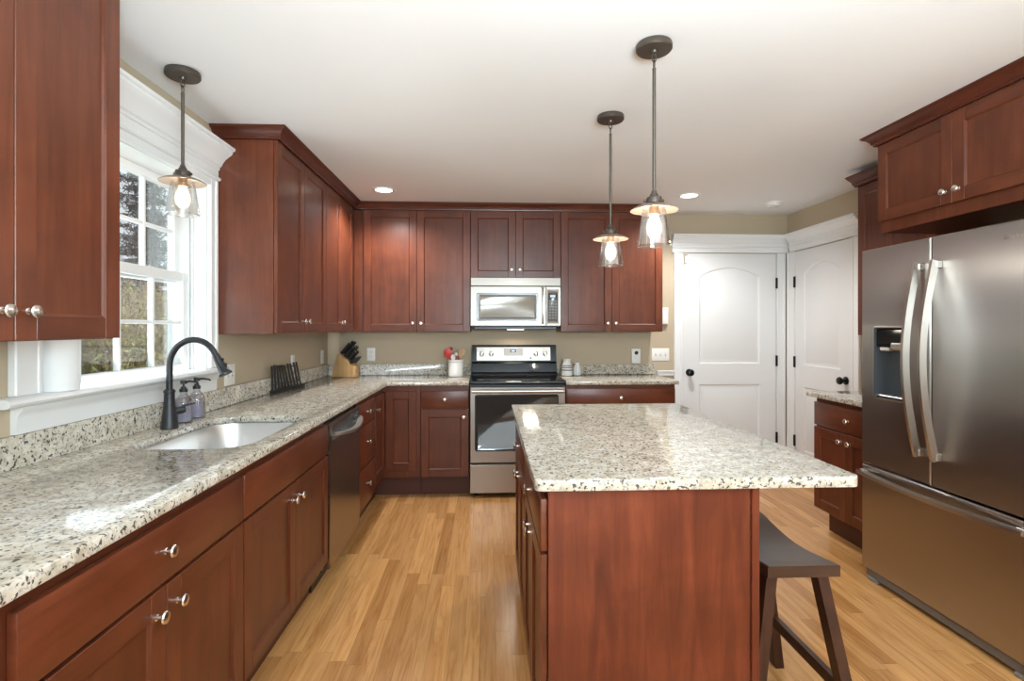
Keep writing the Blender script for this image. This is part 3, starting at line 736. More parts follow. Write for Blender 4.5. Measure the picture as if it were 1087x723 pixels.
# backguard
m = MB(); m.prism([(-0.02, 0.9185), (-0.175, 0.9185), (-0.175, 0.935), (-0.135, 0.945), (-0.120, 1.02), (-0.095, 1.035), (-0.072, 1.172), (-0.055, 1.182), (-0.02, 1.182)], RX0+0.002, RX1-0.002, M=lambda a, b, h: (h, a, b))
m.build('backguard', BLACKG, rg)
m = MB()
pan = lambda u, w, z: (u, -0.0945+0.168*(z-1.04)-w, z)
m.box(1.333, 1.993, 0.0005, 0.004, 1.044, 1.163, M=pan, bev=0.001)
cp = m.build('control_panel', STEEL, rg)
MB().box(1.575, 1.745, 0.0042, 0.006, 1.088, 1.152, M=pan, bev=0.001).build('display_bezel', plain('grey_bezel', (0.22, 0.2, 0.18), 0.3, 0.5), cp)
MB().box(1.633, 1.683, 0.0062, 0.0075, 1.118, 1.142, M=pan).build('clock_display', BLACKG, cp)
MB().box(1.643, 1.673, 0.0076, 0.0082, 1.124, 1.136, M=pan).build('clock_digits', CLOCK, cp)
def rknob(u, z):
    m = MB(); b = Vector(pan(u, 0.0042, z)); n = Vector((0, -1, -0.168)).normalized(); 
    m.tube([b, b+n*0.012, b+n*0.013], [0.022, 0.020, 0.018], 22)
    c = b+n*0.0135
    m.box(u-0.005, u+0.005, -0.0, 0.014, z-0.019, z+0.019, M=lambda a, w, zz: (a, pan(a, 0.017, zz)[1]-w, zz), bev=0.002)
    m.build('burner_knob', HANDLE, cp)
for u in (1.378, 1.462, 1.862, 1.945): rknob(u, 1.103)
MB().lathe([(0.008, 0), (0.008, -0.003), (0.003, -0.0035)], pan(1.815, 0.0042, 1.066), 'y', 14).build('indicator_button', BLACKP, cp)
text_mesh('logo', 'Whirlpool', 0.016, Matrix.Translation(pan(1.632, 0.0043, 1.062)) @ Matrix.Rotation(pi/2-0.16, 4, 'X'), GREYFR, cp)
for x, y, r in ((1.47, -0.50, 0.105), (1.87, -0.50, 0.085), (1.47, -0.27, 0.075), (1.87, -0.27, 0.10)):
    MB().shell([(r, 0.0003), (r, 0.0006), (r-0.003, 0.0006), (r-0.003, 0.0003)], (x, y, 0.918), n=40).build('burner_ring', GREYFR, rg)
# oven door
rr = lambda u0, u1, z0, z1, r: (lambda i: [(x, y) for x, y in rrect(u0+i, u1-i, z0+i, z1-i, max(r-i*0.5, 0.002), 5)])
MB().plate(RX0+0.004, RX1-0.004, 0.276, 0.872, 0.030, [(rr(1.33, 1.99, 0.366, 0.812, 0.02), [(0.003, -0.003, 1), (0.012, -0.003, 1), (0.016, -0.005, 2)])], MS(-0.66), 0.005).build('oven_door', [STEEL, BLACKP, OVENG], rg)
m = MB(); m.tube([(RX0+0.02, -0.705, 0.842), (1.668, -0.712, 0.842), (RX1-0.02, -0.705, 0.842)], 0.014, 14)
for x in (RX0+0.035, RX1-0.035): m.box(x-0.011, x+0.011, -0.70, -0.6605, 0.832, 0.852, bev=0.003)
m.build('oven_handle', HANDLE, rg)
MB().plate(RX0+0.004, RX1-0.004, 0.038, 0.262, 0.030, [], MS(-0.66), 0.004).build('drawer', STEEL, rg)
for x in (RX0+0.05, RX1-0.05):
    MB().lathe([(0.02, 0), (0.02, 0.006), (0.012, 0.008), (0.012, 0.0295)], (x, -0.57, 0), n=14).build('foot', BLACKP, rg)

# ------------------------------------------------------------------ microwave
mw = thing('microwave', (1.667, -0.2, 1.345), 'stainless over-the-range microwave below short wall cabinet', 'microwave')
MX0, MX1, MF = 1.2885, 2.0425, -0.41
MB().box(MX0+0.002, MX1-0.002, -0.378, -0.006, 1.345, 1.7555, bev=0.002).box(MX0+0.03, MX1-0.03, -0.36, -0.08, 1.322, 1.345, bev=0.004).build('body', BLACKP, mw)
vg = MB().plate(MX0, MX1, 1.684, 1.7555, 0.030, [], MS(MF), 0.004).build('vent_panel', MWSTEEL, mw)
text_mesh('logo', 'Whirlpool', 0.022, Matrix.Translation((1.618, MF-0.0004, 1.712)) @ Matrix.Rotation(pi/2, 4, 'X'), plain('logo_silver', (0.4, 0.38, 0.36), 0.3, 0.9), vg)
MB().plate(MX0, 1.918, 1.352, 1.680, 0.030, [(rr(1.338, 1.853, 1.393, 1.626, 0.015), [(0.002, -0.002, 1), (0.030, -0.002, 1), (0.032, -0.003, 2)])], MS(MF), 0.003).build('door', [MWSTEEL, GREYFR, MICROG], mw)
MB().plate(1.920, MX1, 1.352, 1.680, 0.030, [(rr(1.933, 2.018, 1.392, 1.626, 0.004), [(0.0015, -0.001, 1)])], MS(MF), 0.003).build('control_panel', [MWSTEEL, GREYFR], mw)
cpn = [o for o in mw.children if o.name.startswith('control_panel')][0]
MB().box(1.943, 2.006, 0.0012-0.001, 0.0012, 1.585, 1.616, M=MS(MF)).build('clock_display', BLACKG, cpn)
MB().box(1.952, 1.996, 0.0013, 0.0018, 1.591, 1.610, M=MS(MF)).build('clock_digits', emit('pale_blue_digits', (0.45, 0.6, 0.8), 0.45), cpn)
for r_ in range(7):
    for c_ in range(3):
        u, z = 1.951+c_*0.0245, 1.558-r_*0.0235
        MB().box(u-0.009, u+0.009, -0.0006, 0.0008, z-0.006, z+0.006, M=MS(MF), bev=0.0005).build('keypad_button', plain('keypad_grey', (0.16, 0.15, 0.14), 0.35) if (r_, c_) == (0, 0) else bpy.data.materials['keypad_grey'], cpn)
m = MB(); m.tube([(1.889, MF-0.0005, 1.662), (1.889, MF-0.030, 1.650), (1.889, MF-0.046, 1.60), (1.889, MF-0.050, 1.52), (1.889, MF-0.046, 1.44), (1.889, MF-0.030, 1.39), (1.889, MF-0.0005, 1.378)], 0, flat=(0.013, 0.006, (1, 0, 0)))
m.build('handle', HANDLE, mw)
# the cooktop lamp in the microwave's underside
MB().box(1.60, 1.74, -0.30, -0.24, 1.3185, 1.3218).build('task_lamp', LENS, mw)
_l = bpy.data.lights.new('cooktop_lamp', 'AREA'); _l.shape = 'RECTANGLE'; _l.size = 0.14; _l.size_y = 0.06; _l.energy = 1.6; _l.color = (1.0, 0.9, 0.75)
_lo = bpy.data.objects.new('cooktop_lamp', _l); COL.objects.link(_lo); _lo.location = (1.667, -0.16, 1.316); _lo.rotation_euler = (radians(-25), 0, 0)

# ------------------------------------------------------------------ dishwasher
dw = thing('dishwasher', (0.3, -1.79, 0), 'dark stainless dishwasher built under the left countertop', 'dishwasher')
MB().box(0.03, 0.597, -2.110, -1.480, 0.10, 0.878, bev=0.001).build('body', BLACKP, dw)
MB().box(0.03, 0.545, -2.110, -1.480, 0.0, 0.0995).build('toe_kick', BLACKP, dw)
MB().plate(-2.107, -1.483, 0.115, 0.852, 0.034, [(rr(-2.075, -1.515, 0.755, 0.835, 0.02), [(0.012, -0.012, 1), (0.03, -0.018, 1)])], ME(0.636), 0.004).build('door', [DWSTEEL, DARKREC], dw)
ypts = [-2.07+0.55*k/12 for k in range(13)]
MB().tube([(0.6365+0.05*sin(pi*min(max((k)/12, 0.0), 1))**0.6 if 0 < k < 12 else 0.6365, ypts[k], 0.79-0.02*sin(pi*k/12)) for k in range(13)], 0, flat=(0.007, 0.017, (1, 0, 0.0))).build('handle', HANDLE, dw)

# ------------------------------------------------------------------ refrigerator
fr = thing('refrigerator', (3.85, -2.52, 0), 'stainless french-door refrigerator with water dispenser', 'refrigerator')
FX0, FA, FB = 3.438, -2.064, -2.972       # front plane, far edge, near edge
FM = -2.511
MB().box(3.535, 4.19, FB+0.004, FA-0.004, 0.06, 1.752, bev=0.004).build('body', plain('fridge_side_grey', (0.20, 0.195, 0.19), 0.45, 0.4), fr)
disp = rr(-2.363, -2.150, 0.970, 1.343, 0.016)
MF_ = MW(FX0)
ld = MB().plate(FM+0.003, FA, 0.618, 1.746, 0.088, [(disp, [(0.003, 0.003, 1), (0.008, 0.003, 1), (0.010, -0.012, 2), (0.020, -0.075, 2)])], MF_, 0.005).build('door', [FRIDGE, HANDLE, DARKREC], fr)
m = MB(); m.box(-2.352, -2.162, -0.060, -0.006, 1.235, 1.330, M=MF_, bev=0.006); m.build('dispenser_controls', BLACKG, ld)
m = MB(); m.box(-2.345, -2.262, -0.050, 0.0, 1.222, 1.262, M=MF_, bev=0.008); m.build('dispenser_lever', HANDLE, ld)
m = MB(); m.box(-2.240, -2.180, -0.045, -0.008, 1.218, 1.238, M=MF_, bev=0.006); m.build('ice_chute', WPLAS, ld)
m = MB(); m.box(-2.346, -2.168, -0.070, -0.004, 0.984, 0.992, M=MF_, bev=0.002); m.build('drip_tray', HANDLE, ld)
rd = MB().plate(FB, FM-0.003, 0.618, 1.746, 0.088, [], MF_, 0.005).build('door', FRIDGE, fr)
dr = MB().plate(FB, FA, 0.065, 0.608, 0.088, [], MF_, 0.006).build('freezer_drawer', FRIDGE, fr)
for par, yy in ((ld, -2.463), (rd, -2.559)):
    n = 20; m = MB()
    m.tube([(FX0-0.024-0.060*sin(pi*k/n), yy, 0.742+(1.634-0.742)*k/n) for k in range(n+1)], 0, flat=(0.016, 0.0075, (0, 1, 0)))
    for z in (0.760, 1.616): m.box(FX0-0.024, FX0-0.0004, yy-0.013, yy+0.013, z-0.016, z+0.016, bev=0.002)
    m.build('handle', HANDLE, par)
n = 22; m = MB()
m.tube([(FX0-0.024-0.042*sin(pi*k/n), -2.082-(2.954-2.082)*k/n, 0.572) for k in range(n+1)], 0, flat=(0.0085, 0.019, (1, 0, 0)))
for y in (-2.100, -2.936): m.box(FX0-0.024, FX0-0.0004, y-0.016, y+0.016, 0.558, 0.586, bev=0.002)
m.build('handle', HANDLE, dr)
MB().box(3.455, 3.56, FB+0.01, FA-0.01, 0.018, 0.060, bev=0.003).build('base_grille', plain('grille_grey', (0.17, 0.165, 0.16), 0.4, 0.3), fr)
for y in (FA-0.06, FB+0.06):
    MB().box(3.450, 3.54, y-0.035, y+0.035, 0.0, 0.0175, bev=0.004).build('foot', plain('foot_grey', (0.23, 0.225, 0.22), 0.45) if y > -2.5 else bpy.data.materials['foot_grey'], fr)
R3 = Matrix(((0, 0, -1, FX0-0.0006), (-1, 0, 0, -2.848), (0, 1, 0, 1.676), (0, 0, 0, 1)))
text_mesh('logo', 'Whirlpool', 0.024, R3, HANDLE, rd, shear=0.15)

# ------------------------------------------------------------------ pendant lamps
def pendant(x, y, zrod, label, power=12.0):
    """zrod: height of the socket cap's top; shade and glass hang below."""
    p = thing('pendant_lamp', (x, y, zrod-0.20), label, 'pendant lamp', None)
    c = (x, y, 0)
    MB().lathe([(0.064, H-0.0005), (0.066, H-0.006), (0.066, H-0.020), (0.062, H-0.025), (0.014, H-0.026), (0.012, H-0.034), (0.004, H-0.036)], c, n=32).build('canopy', BRONZE, p)
    m = MB()
    def link(z, ax, h=0.016, w=0.008):
        pts = [(x+(w*cos(t) if ax else 0), y+(0 if ax else w*cos(t)), z+h*sin(t)) for t in [2*pi*k/16 for k in range(17)]]
        m.tube(pts, 0.0021, 8)
    link(H-0.050, True); link(H-0.074, False)
    m.build('chain', BRONZE, p)
    MB().lathe([(0.004, H-0.086), (0.0075, H-0.090), (0.0065, H-0.098), (0.0065, zrod+0.012), (0.009, zrod+0.010), (0.012, zrod)], c, n=14).build('rod', BRONZE, p)
    m = MB(); m.lathe([(0.012, zrod), (0.016, zrod-0.006), (0.014, zrod-0.010), (0.026, zrod-0.014), (0.029, zrod-0.020), (0.029, zrod-0.036), (0.025, zrod-0.038)], c, n=24)
    for s_ in (1, -1): m.lathe([(0.004, 0), (0.006, 0.002*s_), (0.006, 0.008*s_), (0.002, 0.010*s_)], (x+0.028*s_, y, zrod-0.027), 'x', 10)
    m.build('socket_cap', BRONZE, p)
    m = MB()
    m.shell([(0.024, zrod-0.0385), (0.045, zrod-0.0420), (0.070, zrod-0.051), (0.0865, zrod-0.061), (0.087, zrod-0.0630), (0.0855, zrod-0.0632)], c, n=36)
    prof2 = [(0.0855, zrod-0.0633), (0.069, zrod-0.0535), (0.044, zrod-0.0445), (0.024, zrod-0.0408), (0.024, zrod-0.0400), (0.044, zrod-0.0436), (0.069, zrod-0.0526), (0.0855, zrod-0.0625)]
    sh = m.build('shade_disc', SHADE, p)
    MB().shell(prof2, c, n=36).build('shade_lining', SHADEIN, sh)
    MB().lathe([(0.018, zrod-0.0415), (0.018, zrod-0.078), (0.015, zrod-0.081)], c, n=20).build('lamp_socket', SHADEIN, p)
    zt = zrod-0.056; zb = zrod-0.196
    MB().shell([(0.041, zt), (0.044, zt-0.012), (0.0605, zb+0.014), (0.062, zb+0.004), (0.058, zb), (0.030, zb-0.001), (0.030, zb+0.002), (0.056, zb+0.0025), (0.0592, zb+0.006), (0.058, zb+0.014), (0.042, zt-0.012), (0.039, zt)], c, n=36).build('glass_shade', SHADEG, p)
    MB().lathe([(0.012, zrod-0.0815), (0.015, zrod-0.088), (0.024, zrod-0.108), (0.027, zrod-0.128), (0.023, zrod-0.150), (0.014, zrod-0.162), (0.003, zrod-0.166)], c, n=20).build('bulb', BULB, p)
    l = bpy.data.lights.new('pendant_bulb_light', 'POINT'); l.energy = power; l.color = (0.96, 0.97, 0.95); l.shadow_soft_size = 0.014
    lo = bpy.data.objects.new('pendant_bulb_light', l); COL.objects.link(lo); lo.location = (x, y, zrod-0.128)
    return p
pendant(2.047, -2.886, 1.832, 'bronze pendant lamp with clear glass, nearer of two over the island')
pendant(2.039, -2.222, 1.836, 'bronze pendant lamp with clear glass, farther of two over the island')
pendant(0.183, -2.59, 1.992, 'bronze pendant lamp with clear glass, in front of window over the sink', 3.5)

# recessed lights and smoke detector
def can(x, y, label):
    p = thing('recessed_light', (x, y, H-0.008), label, 'ceiling light')
    MB().shell([(0.088, H-0.0004), (0.088, H-0.004), (0.083, H-0.008), (0.064, H-0.005), (0.062, H-0.0004)], (x, y, 0), n=36).build('trim_ring', WHITE, p)
    MB().lathe([(0.0615, H-0.0006), (0.0615, H-0.003), (0.001, H-0.0035)], (x, y, 0), n=32).build('lens', LENS, p)
    l = bpy.data.lights.new('recessed_spot', 'SPOT'); l.energy = 70; l.color = (0.97, 0.97, 0.97); l.spot_size = radians(150); l.spot_blend = 0.6; l.shadow_soft_size = 0.05
    lo = bpy.data.objects.new('recessed_spot', l); COL.objects.link(lo); lo.location = (x, y, H-0.02)
can(0.643, -0.749, 'lit recessed ceiling light over the corner by left wall cabinets')
can(3.026, -0.688, 'lit recessed ceiling light in front of the white door')
sd_ = thing('smoke_detector', (3.825, -0.488, H-0.04), 'round white smoke detector on the ceiling near the doors', 'smoke detector')
MB().lathe([(0.072, H-0.0004), (0.072, H-0.012), (0.060, H-0.016), (0.058, H-0.028), (0.048, H-0.034), (0.010, H-0.036)], (3.825, -0.488, 0), n=32).build('housing', WPLAS, sd_)
MB().lathe([(0.007, H-0.0365), (0.007, H-0.038), (0.002, H-0.039)], (3.845, -0.488, -0.0005), n=12).build('test_button', SLOT, sd_)

# ------------------------------------------------------------------ stool
st = thing('saddle_stool', (2.40, -3.02, 0), 'dark wood saddle-seat stool under the island overhang', 'stool')
m = MB(); NS = 16; rings = []
sx0, sx1, sy0, sy1 = 2.285, 2.513, -3.245, -2.775
for k in range(NS+1):
    q = k/NS; y = sy0+(sy1-sy0)*q; dip = 0.026*sin(pi*q)**1.3
    zt = 0.606-dip; zb = 0.570-dip*0.75
    rings.append([m.bm.verts.new(p) for p in ((sx0, y, zb), (sx1, y, zb), (sx1, y, zt-0.004), (sx1-0.004, y, zt), (sx0+0.004, y, zt), (sx0, y, zt-0.004))])
for A_, B_ in zip(rings, rings[1:]):
    for i in range(6): m.bm.faces.new((A_[i], A_[(i+1) % 6], B_[(i+1) % 6], B_[i]))
m.bm.faces.new(rings[0]); m.bm.faces.new(rings[-1])
m.build('seat', STOOLW, st, smooth=30)
def leg(tx, ty, bx_, by_):
    m = MB(); t0, b0 = Vector((tx, ty, 0.572)), Vector((bx_, by_, 0.0)); a, b = 0.017, 0.023
    v = [m.bm.verts.new((c.x+sx_*a, c.y+sy_*b, c.z)) for c in (t0, b0) for sx_, sy_ in ((-1,-1),(1,-1),(1,1),(-1,1))]
    for f_ in ((0,1,2,3),(4,7,6,5),(0,4,5,1),(1,5,6,2),(2,6,7,3),(3,7,4,0)): m.bm.faces.new([v[i] for i in f_])
    m.build('leg', STOOLV, st)
legs = {}
for sx_, tx, bx_ in ((1, 2.478, 2.575), (-1, 2.320, 2.222)):
    for sy_, ty, by_ in ((1, -2.835, -2.775), (-1, -3.185, -3.250)):
        leg(tx, ty, bx_, by_); legs[sx_, sy_] = (tx, ty, bx_, by_)
def at(k, z): tx, ty, bx_, by_ = legs[k]; q = z/0.572; return Vector((bx_+(tx-bx_)*q, by_+(ty-by_)*q, z))
for a, b, z in (((1, 1), (1, -1), 0.20), ((-1, 1), (-1, -1), 0.20), ((1, 1), (-1, 1), 0.105), ((1, -1), (-1, -1), 0.105)):
    p, q = at(a, z), at(b, z); d = (q-p).normalized()
    MB().tube([p+d*0.012, q-d*0.012], 0, flat=(0.010, 0.019, (0, 0, 1))).build('stretcher', STOOLV, st)

# ------------------------------------------------------------------ things on the counters
# folded black drying rack leaning on the backsplash
rk = thing('dish_rack', (0.06, -1.12, ZG), 'black slatted dish rack leaning on backsplash at left', 'dish rack')
A0, A1 = Vector((0.055, -1.325, ZG)), Vector((0.118, -0.935, ZG)); dr_ = (A1-A0).normalized(); nr = Vector((dr_.y, -dr_.x, 0))
m = MB()
def rb(s0, s1, t0, t1, z0, z1, bev=0.002): m.box(s0, s1, t0, t1, z0, z1, M=lambda a, b, c: tuple(A0+dr_*a+nr*b+Vector((0, 0, c))), bev=bev)
L_ = (A1-A0).length
rb(-0.01, L_, -0.012, 0.0, 0.0005, 0.020); rb(-0.01, L_, -0.060, -0.048, 0.0005, 0.018)
rb(0.0, 0.015, -0.048, -0.012, 0.0005, 0.016); rb(L_-0.025, L_-0.01, -0.048, -0.012, 0.0005, 0.016)
m.build('base_frame', BLACKP, rk)
RK = plain('black_stained_wood', (0.028, 0.024, 0.022), 0.5)
for k in range(10):
    s_ = 0.012+k*(L_-0.035)/9; lean = 0.028
    zz = 0.178+random.uniform(-0.006, 0.006)-0.004*(k in (2, 5))
    m = MB(); p0 = A0+dr_*s_+nr*(-0.022)+Vector((0, 0, 0.0165)); p1 = A0+dr_*(s_+random.uniform(-0.003, 0.003)-0.012)+nr*(-0.022-lean)+Vector((0, 0, zz))
    p1.x = max(p1.x, 0.036)
    m.tube([p0, p1], 0, flat=(0.0085, 0.004, (1, 0, 0))); m.build('slat', RK, rk)
m = MB()
for z, t in ((0.155, -0.0465), (0.05, -0.0275)):
    p, q = A0+dr_*0.0+nr*t+Vector((0, 0, z)), A0+dr_*(L_-0.03)+nr*t+Vector((0, 0, z)); p.x = max(p.x, 0.034)
    m.tube([p, q], 0.0045, 8)
m.build('cross_rod', BLACKP, rk)

# knife block
KB = Vector((0.215, -0.155, ZG)); ka = radians(-14)
kx, ky = Vector((cos(ka), sin(ka), 0)), Vector((-sin(ka), cos(ka), 0))
def kbm(a, b, c): return tuple(KB+kx*a+ky*b+Vector((0, 0, c)))
kb = thing('knife_block', tuple(KB), 'pale wooden knife block in counter corner, full of knives', 'knife block')
MB().prism([(-0.125, 0.0006), (0.085, 0.0006), (0.085, 0.095), (0.062, 0.098), (-0.055, 0.205), (-0.068, 0.188)], -0.055, 0.055, M=lambda a, b, h: kbm(a, h, b), bev=0.002).build('block', BLOCKW, kb)
m = MB(); m.box(0.0853, 0.0862, -0.006, 0.006, 0.030, 0.062, M=kbm); m.build('logo_mark', plain('brand_mark_brown', (0.33, 0.17, 0.07), 0.6), kb)
ndir = Vector((0.675, 0, 0.738))     # handles stand square to the sloping face
def knife(a, b, c, ln, rad, lab):
    p = Vector(kbm(a, b, c)); d = (kx*ndir.x+Vector((0, 0, ndir.z))).normalized(); up = ky
    k = thing('kitchen_knife', tuple(p), lab, 'knife', 'knives in the block')
    MB().tube([p+d*0.0015, p+d*0.010], 0, flat=(rad*0.9, 0.0055, tuple(up))).build('bolster', HANDLE, k)
    MB().tube([p+d*0.0105, p+d*(ln*0.5), p+d*ln, p+d*(ln+0.004)], 0, flat=(rad, 0.0075, tuple(up))).build('handle', BLACKP, k)
    MB().tube([p+d*(ln+0.0045), p+d*(ln+0.007)], 0, flat=(rad*0.8, 0.006, tuple(up))).build('end_cap', HANDLE, k)
    return k
KL = 'black-handled kitchen knife standing in the knife block'
KW = 'small black-handled steak knife in the block front row'
for q, b, ln in ((0.10, -0.036, 0.125), (0.10, 0.0, 0.145), (0.10, 0.036, 0.140), (0.36, -0.030, 0.115), (0.36, 0.006, 0.120), (0.36, 0.040, 0.125), (0.60, -0.020, 0.10), (0.60, 0.02, 0.105)):
    knife(-0.055+0.117*q, b, 0.205-0.107*q, ln, 0.012, KL)
for i in range(6):
    a, c = (-0.055+0.117*0.86, 0.205-0.107*0.86)
    k = knife(a, -0.042+0.0168*i, c, 0.078+0.004*(i % 2), 0.0085, KW); k['group'] = 'steak knives in the block'

# utensil crock
UC = (1.150, -0.155, ZG)
cr = thing('utensil_crock', UC, 'white ribbed crock holding utensils left of the range', 'crock')
MB().shell([(0.060, 0.0006), (0.063, 0.004), (0.064, 0.012), (0.064, 0.120), (0.062, 0.123), (0.064, 0.126), (0.067, 0.128), (0.067, 0.143), (0.065, 0.146), (0.060, 0.146), (0.059, 0.14), (0.059, 0.010), (0.0005, 0.009), (0.0005, 0.0006)], UC, n=44).build('pot', WHITEC, cr)
m = MB(); m.shell([(0.0628, 0.1225), (0.0645, 0.124), (0.0628, 0.1255)], UC, n=44); m.build('groove_line', SLOT, cr)
def utensil(name, label, base, tip, mat, hr, head=None, headmat=None):
    u = thing(name, base, label, 'utensil')
    b, t = Vector(base), Vector(tip); mid = (b+t)/2+Vector((0, -0.004, 0.0))
    MB().tube([b, mid, t], hr, 10).build('handle', mat, u)
    if head: head(u, t, (t-b).normalized(), headmat or mat)
    return u
def blade(w, h, th=0.003, pts=None):
    def f_(u, t, d, mat):
        side = d.cross(Vector((0, 1, 0))).normalized(); m = MB()
        P = pts or [(-w*0.5, 0.0), (w*0.5, 0.0), (w*0.62, h*0.4), (w*0.5, h), (-w*0.5, h), (-w*0.62, h*0.4)]
        nn = side.cross(d).normalized()
        m.prism(P, -th, th, M=lambda a, b, h_: tuple(t+side*a+d*b+nn*h_), bev=0.001); m.build('head', mat, u)
    return f_
def bowl(w, h):
    def f_(u, t, d, mat):
        side = d.cross(Vector((0, 1, 0))).normalized(); nn = side.cross(d).normalized(); m = MB()
        N = 20; pts_ = []
        for r, dz in ((1.0, 0.0), (0.98, 0.004), (0.8, 0.009), (0.45, 0.013), (0.05, 0.014), (0.05, 0.010), (0.45, 0.008), (0.85, 0.001)):
            pts_.append([m.bm.verts.new(t+d*(h*0.5+h*0.5*r*cos(2*pi*k/N))+side*(w*0.5*r*sin(2*pi*k/N))+nn*dz) for k in range(N)])
        for k in range(len(pts_)):
            A_, B_ = pts_[k], pts_[(k+1) % len(pts_)]
            for i in range(N): m.bm.faces.new((A_[i], A_[(i+1) % N], B_[(i+1) % N], B_[i]))
        m.build('bowl', mat, u)
    return f_
ux, uy, uz = UC
utensil('red_spatula', 'red silicone spatula leaning left in the crock', (ux+0.014, uy-0.015, uz+0.012), (ux-0.046, uy-0.026, uz+0.165), RED, 0.005, blade(0.062, 0.082, 0.003, [(-0.020, 0.0), (0.020, 0.0), (0.040, 0.03), (0.026, 0.080), (-0.018, 0.085), (-0.042, 0.04)]))
utensil('curved_ladle', 'red-brown ladle curving up behind the red spatula', (ux+0.018, uy+0.034, uz+0.012), (ux-0.040, uy+0.036, uz+0.225), PINK, 0.0075, bowl(0.035, 0.03))
utensil('white_spoon', 'short white plastic spoon at the crock front', (ux-0.008, uy-0.044, uz+0.012), (ux-0.016, uy-0.046, uz+0.142), WPLAS, 0.006, bowl(0.038, 0.052))
utensil('pepper_mill', 'brown and white capped tool upright in crock middle', (ux+0.004, uy+0.004, uz+0.012), (ux+0.004, uy-0.004, uz+0.150), PINK, 0.011, lambda u, t, d, m_: (MB().tube([t-d*0.002, t+d*0.012, t+d*0.030], [0.015, 0.018, 0.015], 14).build('body', PINK, u), MB().tube([t+d*0.031, t+d*0.045, t+d*0.055], [0.015, 0.015, 0.010], 14).build('cap', WPLAS, u)))
utensil('slotted_spoon', 'red-brown spoon leaning right in the crock', (ux-0.020, uy+0.013, uz+0.012), (ux+0.038, uy+0.013, uz+0.185), PINK, 0.0075, bowl(0.040, 0.055))
utensil('wooden_spoon', 'pale wooden spoon leaning far right in crock', (ux+0.006, uy-0.034, uz+0.012), (ux+0.044, uy-0.034, uz+0.165), SPOONW, 0.0055, blade(0.05, 0.085, 0.0035, [(-0.010, 0.0), (0.010, 0.0), (0.030, 0.035), (0.034, 0.075), (0.0, 0.085), (-0.026, 0.07), (-0.024, 0.03)]))

# two little vases
v1 = thing('striped_vase', (2.135, -0.135, ZG), 'cream vase with navy stripes right of the range', 'vase')
c = (2.135, -0.135, ZG)
MB().shell([(0.046, 0.0006), (0.050, 0.004), (0.050, 0.052), (0.049, 0.062), (0.048, 0.090), (0.045, 0.098), (0.036, 0.112), (0.034, 0.124), (0.037, 0.140), (0.038, 0.146), (0.034, 0.146), (0.030, 0.124), (0.042, 0.095), (0.046, 0.06), (0.046, 0.008), (0.0005, 0.007), (0.0005, 0.0006)], c, n=36).build('body', CREAM, v1)
for z0, z1, rr_ in ((0.046, 0.055, 0.0506), (0.069, 0.077, 0.0497), (0.087, 0.093, 0.0488)):
    MB().shell([(rr_, z0), (rr_, z1), (rr_-0.004, z1), (rr_-0.004, z0)], c, n=36).build('stripe', NAVY, v1)
v2 = thing('ribbed_vase', (2.226, -0.125, ZG), 'small white fluted vase beside the striped vase', 'vase')
MB().lathe([(0.028, 0.0006), (0.033, 0.006), (0.035, 0.03), (0.034, 0.06), (0.027, 0.082), (0.020, 0.094), (0.0205, 0.104), (0.024, 0.112), (0.020, 0.113), (0.004, 0.100)], (2.226, -0.125, ZG), n=64, rfun=lambda t, h: 1+0.045*cos(8*t)).build('body', WHITEC, v2)
for k in range(8):
    a = 2*pi*(k+0.5)/8
    MB().tube([(2.226+r*cos(a), -0.125+r*sin(a), ZG+h) for r, h in ((0.0312, 0.006), (0.0333, 0.03), (0.0323, 0.06), (0.0258, 0.082), (0.0192, 0.094))], 0.0022, 6).build('flute', GREYS, v2)

# ------------------------------------------------------------------ wall plates
def plate_thing(name, label, cat, M, u, z, w, h, kind, base=None):
    p = thing(name, M(u, 0, z), label, cat)
    MB().box(u-w/2, u+w/2, 0.0004, 0.006, z-h/2, z+h/2, M=M, bev=0.002, seg=2).build('cover_plate', PLATE, p)
    if kind == 'outlet':
        for dz in (0.02, -0.02):
            o = MB().prism([(u+0.015*cos(t)*1.05, z+dz+max(-0.0135, min(0.0135, 0.0165*sin(t)))) for t in [2*pi*k/20 for k in range(20)]], 0.0062, 0.0082, M=lambda a, b, h_: M(a, h_, b)).build('receptacle', PLATE, p)
            m = MB()
            for du in (-0.006, 0.006): m.box(u+du-0.0012, u+du+0.0012, 0.0083, 0.0086, z+dz-0.002, z+dz+0.006, M=M)
            m.build('slots', DARKGAP, o)
    else:
        n_ = {'s1': 1, 's2': 2, 's3': 3}[kind]
        for k in range(n_):
            uc = u+(k-(n_-1)/2)*0.046
            o = MB().box(uc-0.006, uc+0.006, 0.0062, 0.0075, z-0.013, z+0.013, M=M, bev=0.0005).build('switch_slot', SLOT, p)
            MB().box(uc-0.004, uc+0.004, 0.0076, 0.016, z-0.001, z+0.009, M=M, bev=0.001).build('toggle', PLATE, o)
    return p
plate_thing('light_switch', 'white double light switch plate between window and left wall cabinet', 'switch', ME(0.0), -1.815, 1.075, 0.116, 0.116, 's2')
plate_thing('wall_outlet', 'white outlet above the black dish rack', 'outlet', ME(0.0), -0.86, 1.078, 0.072, 0.116, 'outlet')
plate_thing('wall_outlet', 'white outlet on left wall near the back corner', 'outlet', ME(0.0), -0.165, 1.085, 0.072, 0.116, 'outlet')
plate_thing('wall_outlet', 'white outlet on back wall right of knife block', 'outlet', MS(0.0), 0.385, 1.097, 0.072, 0.116, 'outlet')
plate_thing('light_switch', 'white three-gang light switch plate beside the back white door', 'switch', MS(0.0), 3.022, 1.09, 0.162, 0.116, 's3')
plate_thing('light_switch', 'white switch plate on right wall beside the refrigerator', 'switch', MW(XR), -1.035, 1.13, 0.072, 0.116, 's1')
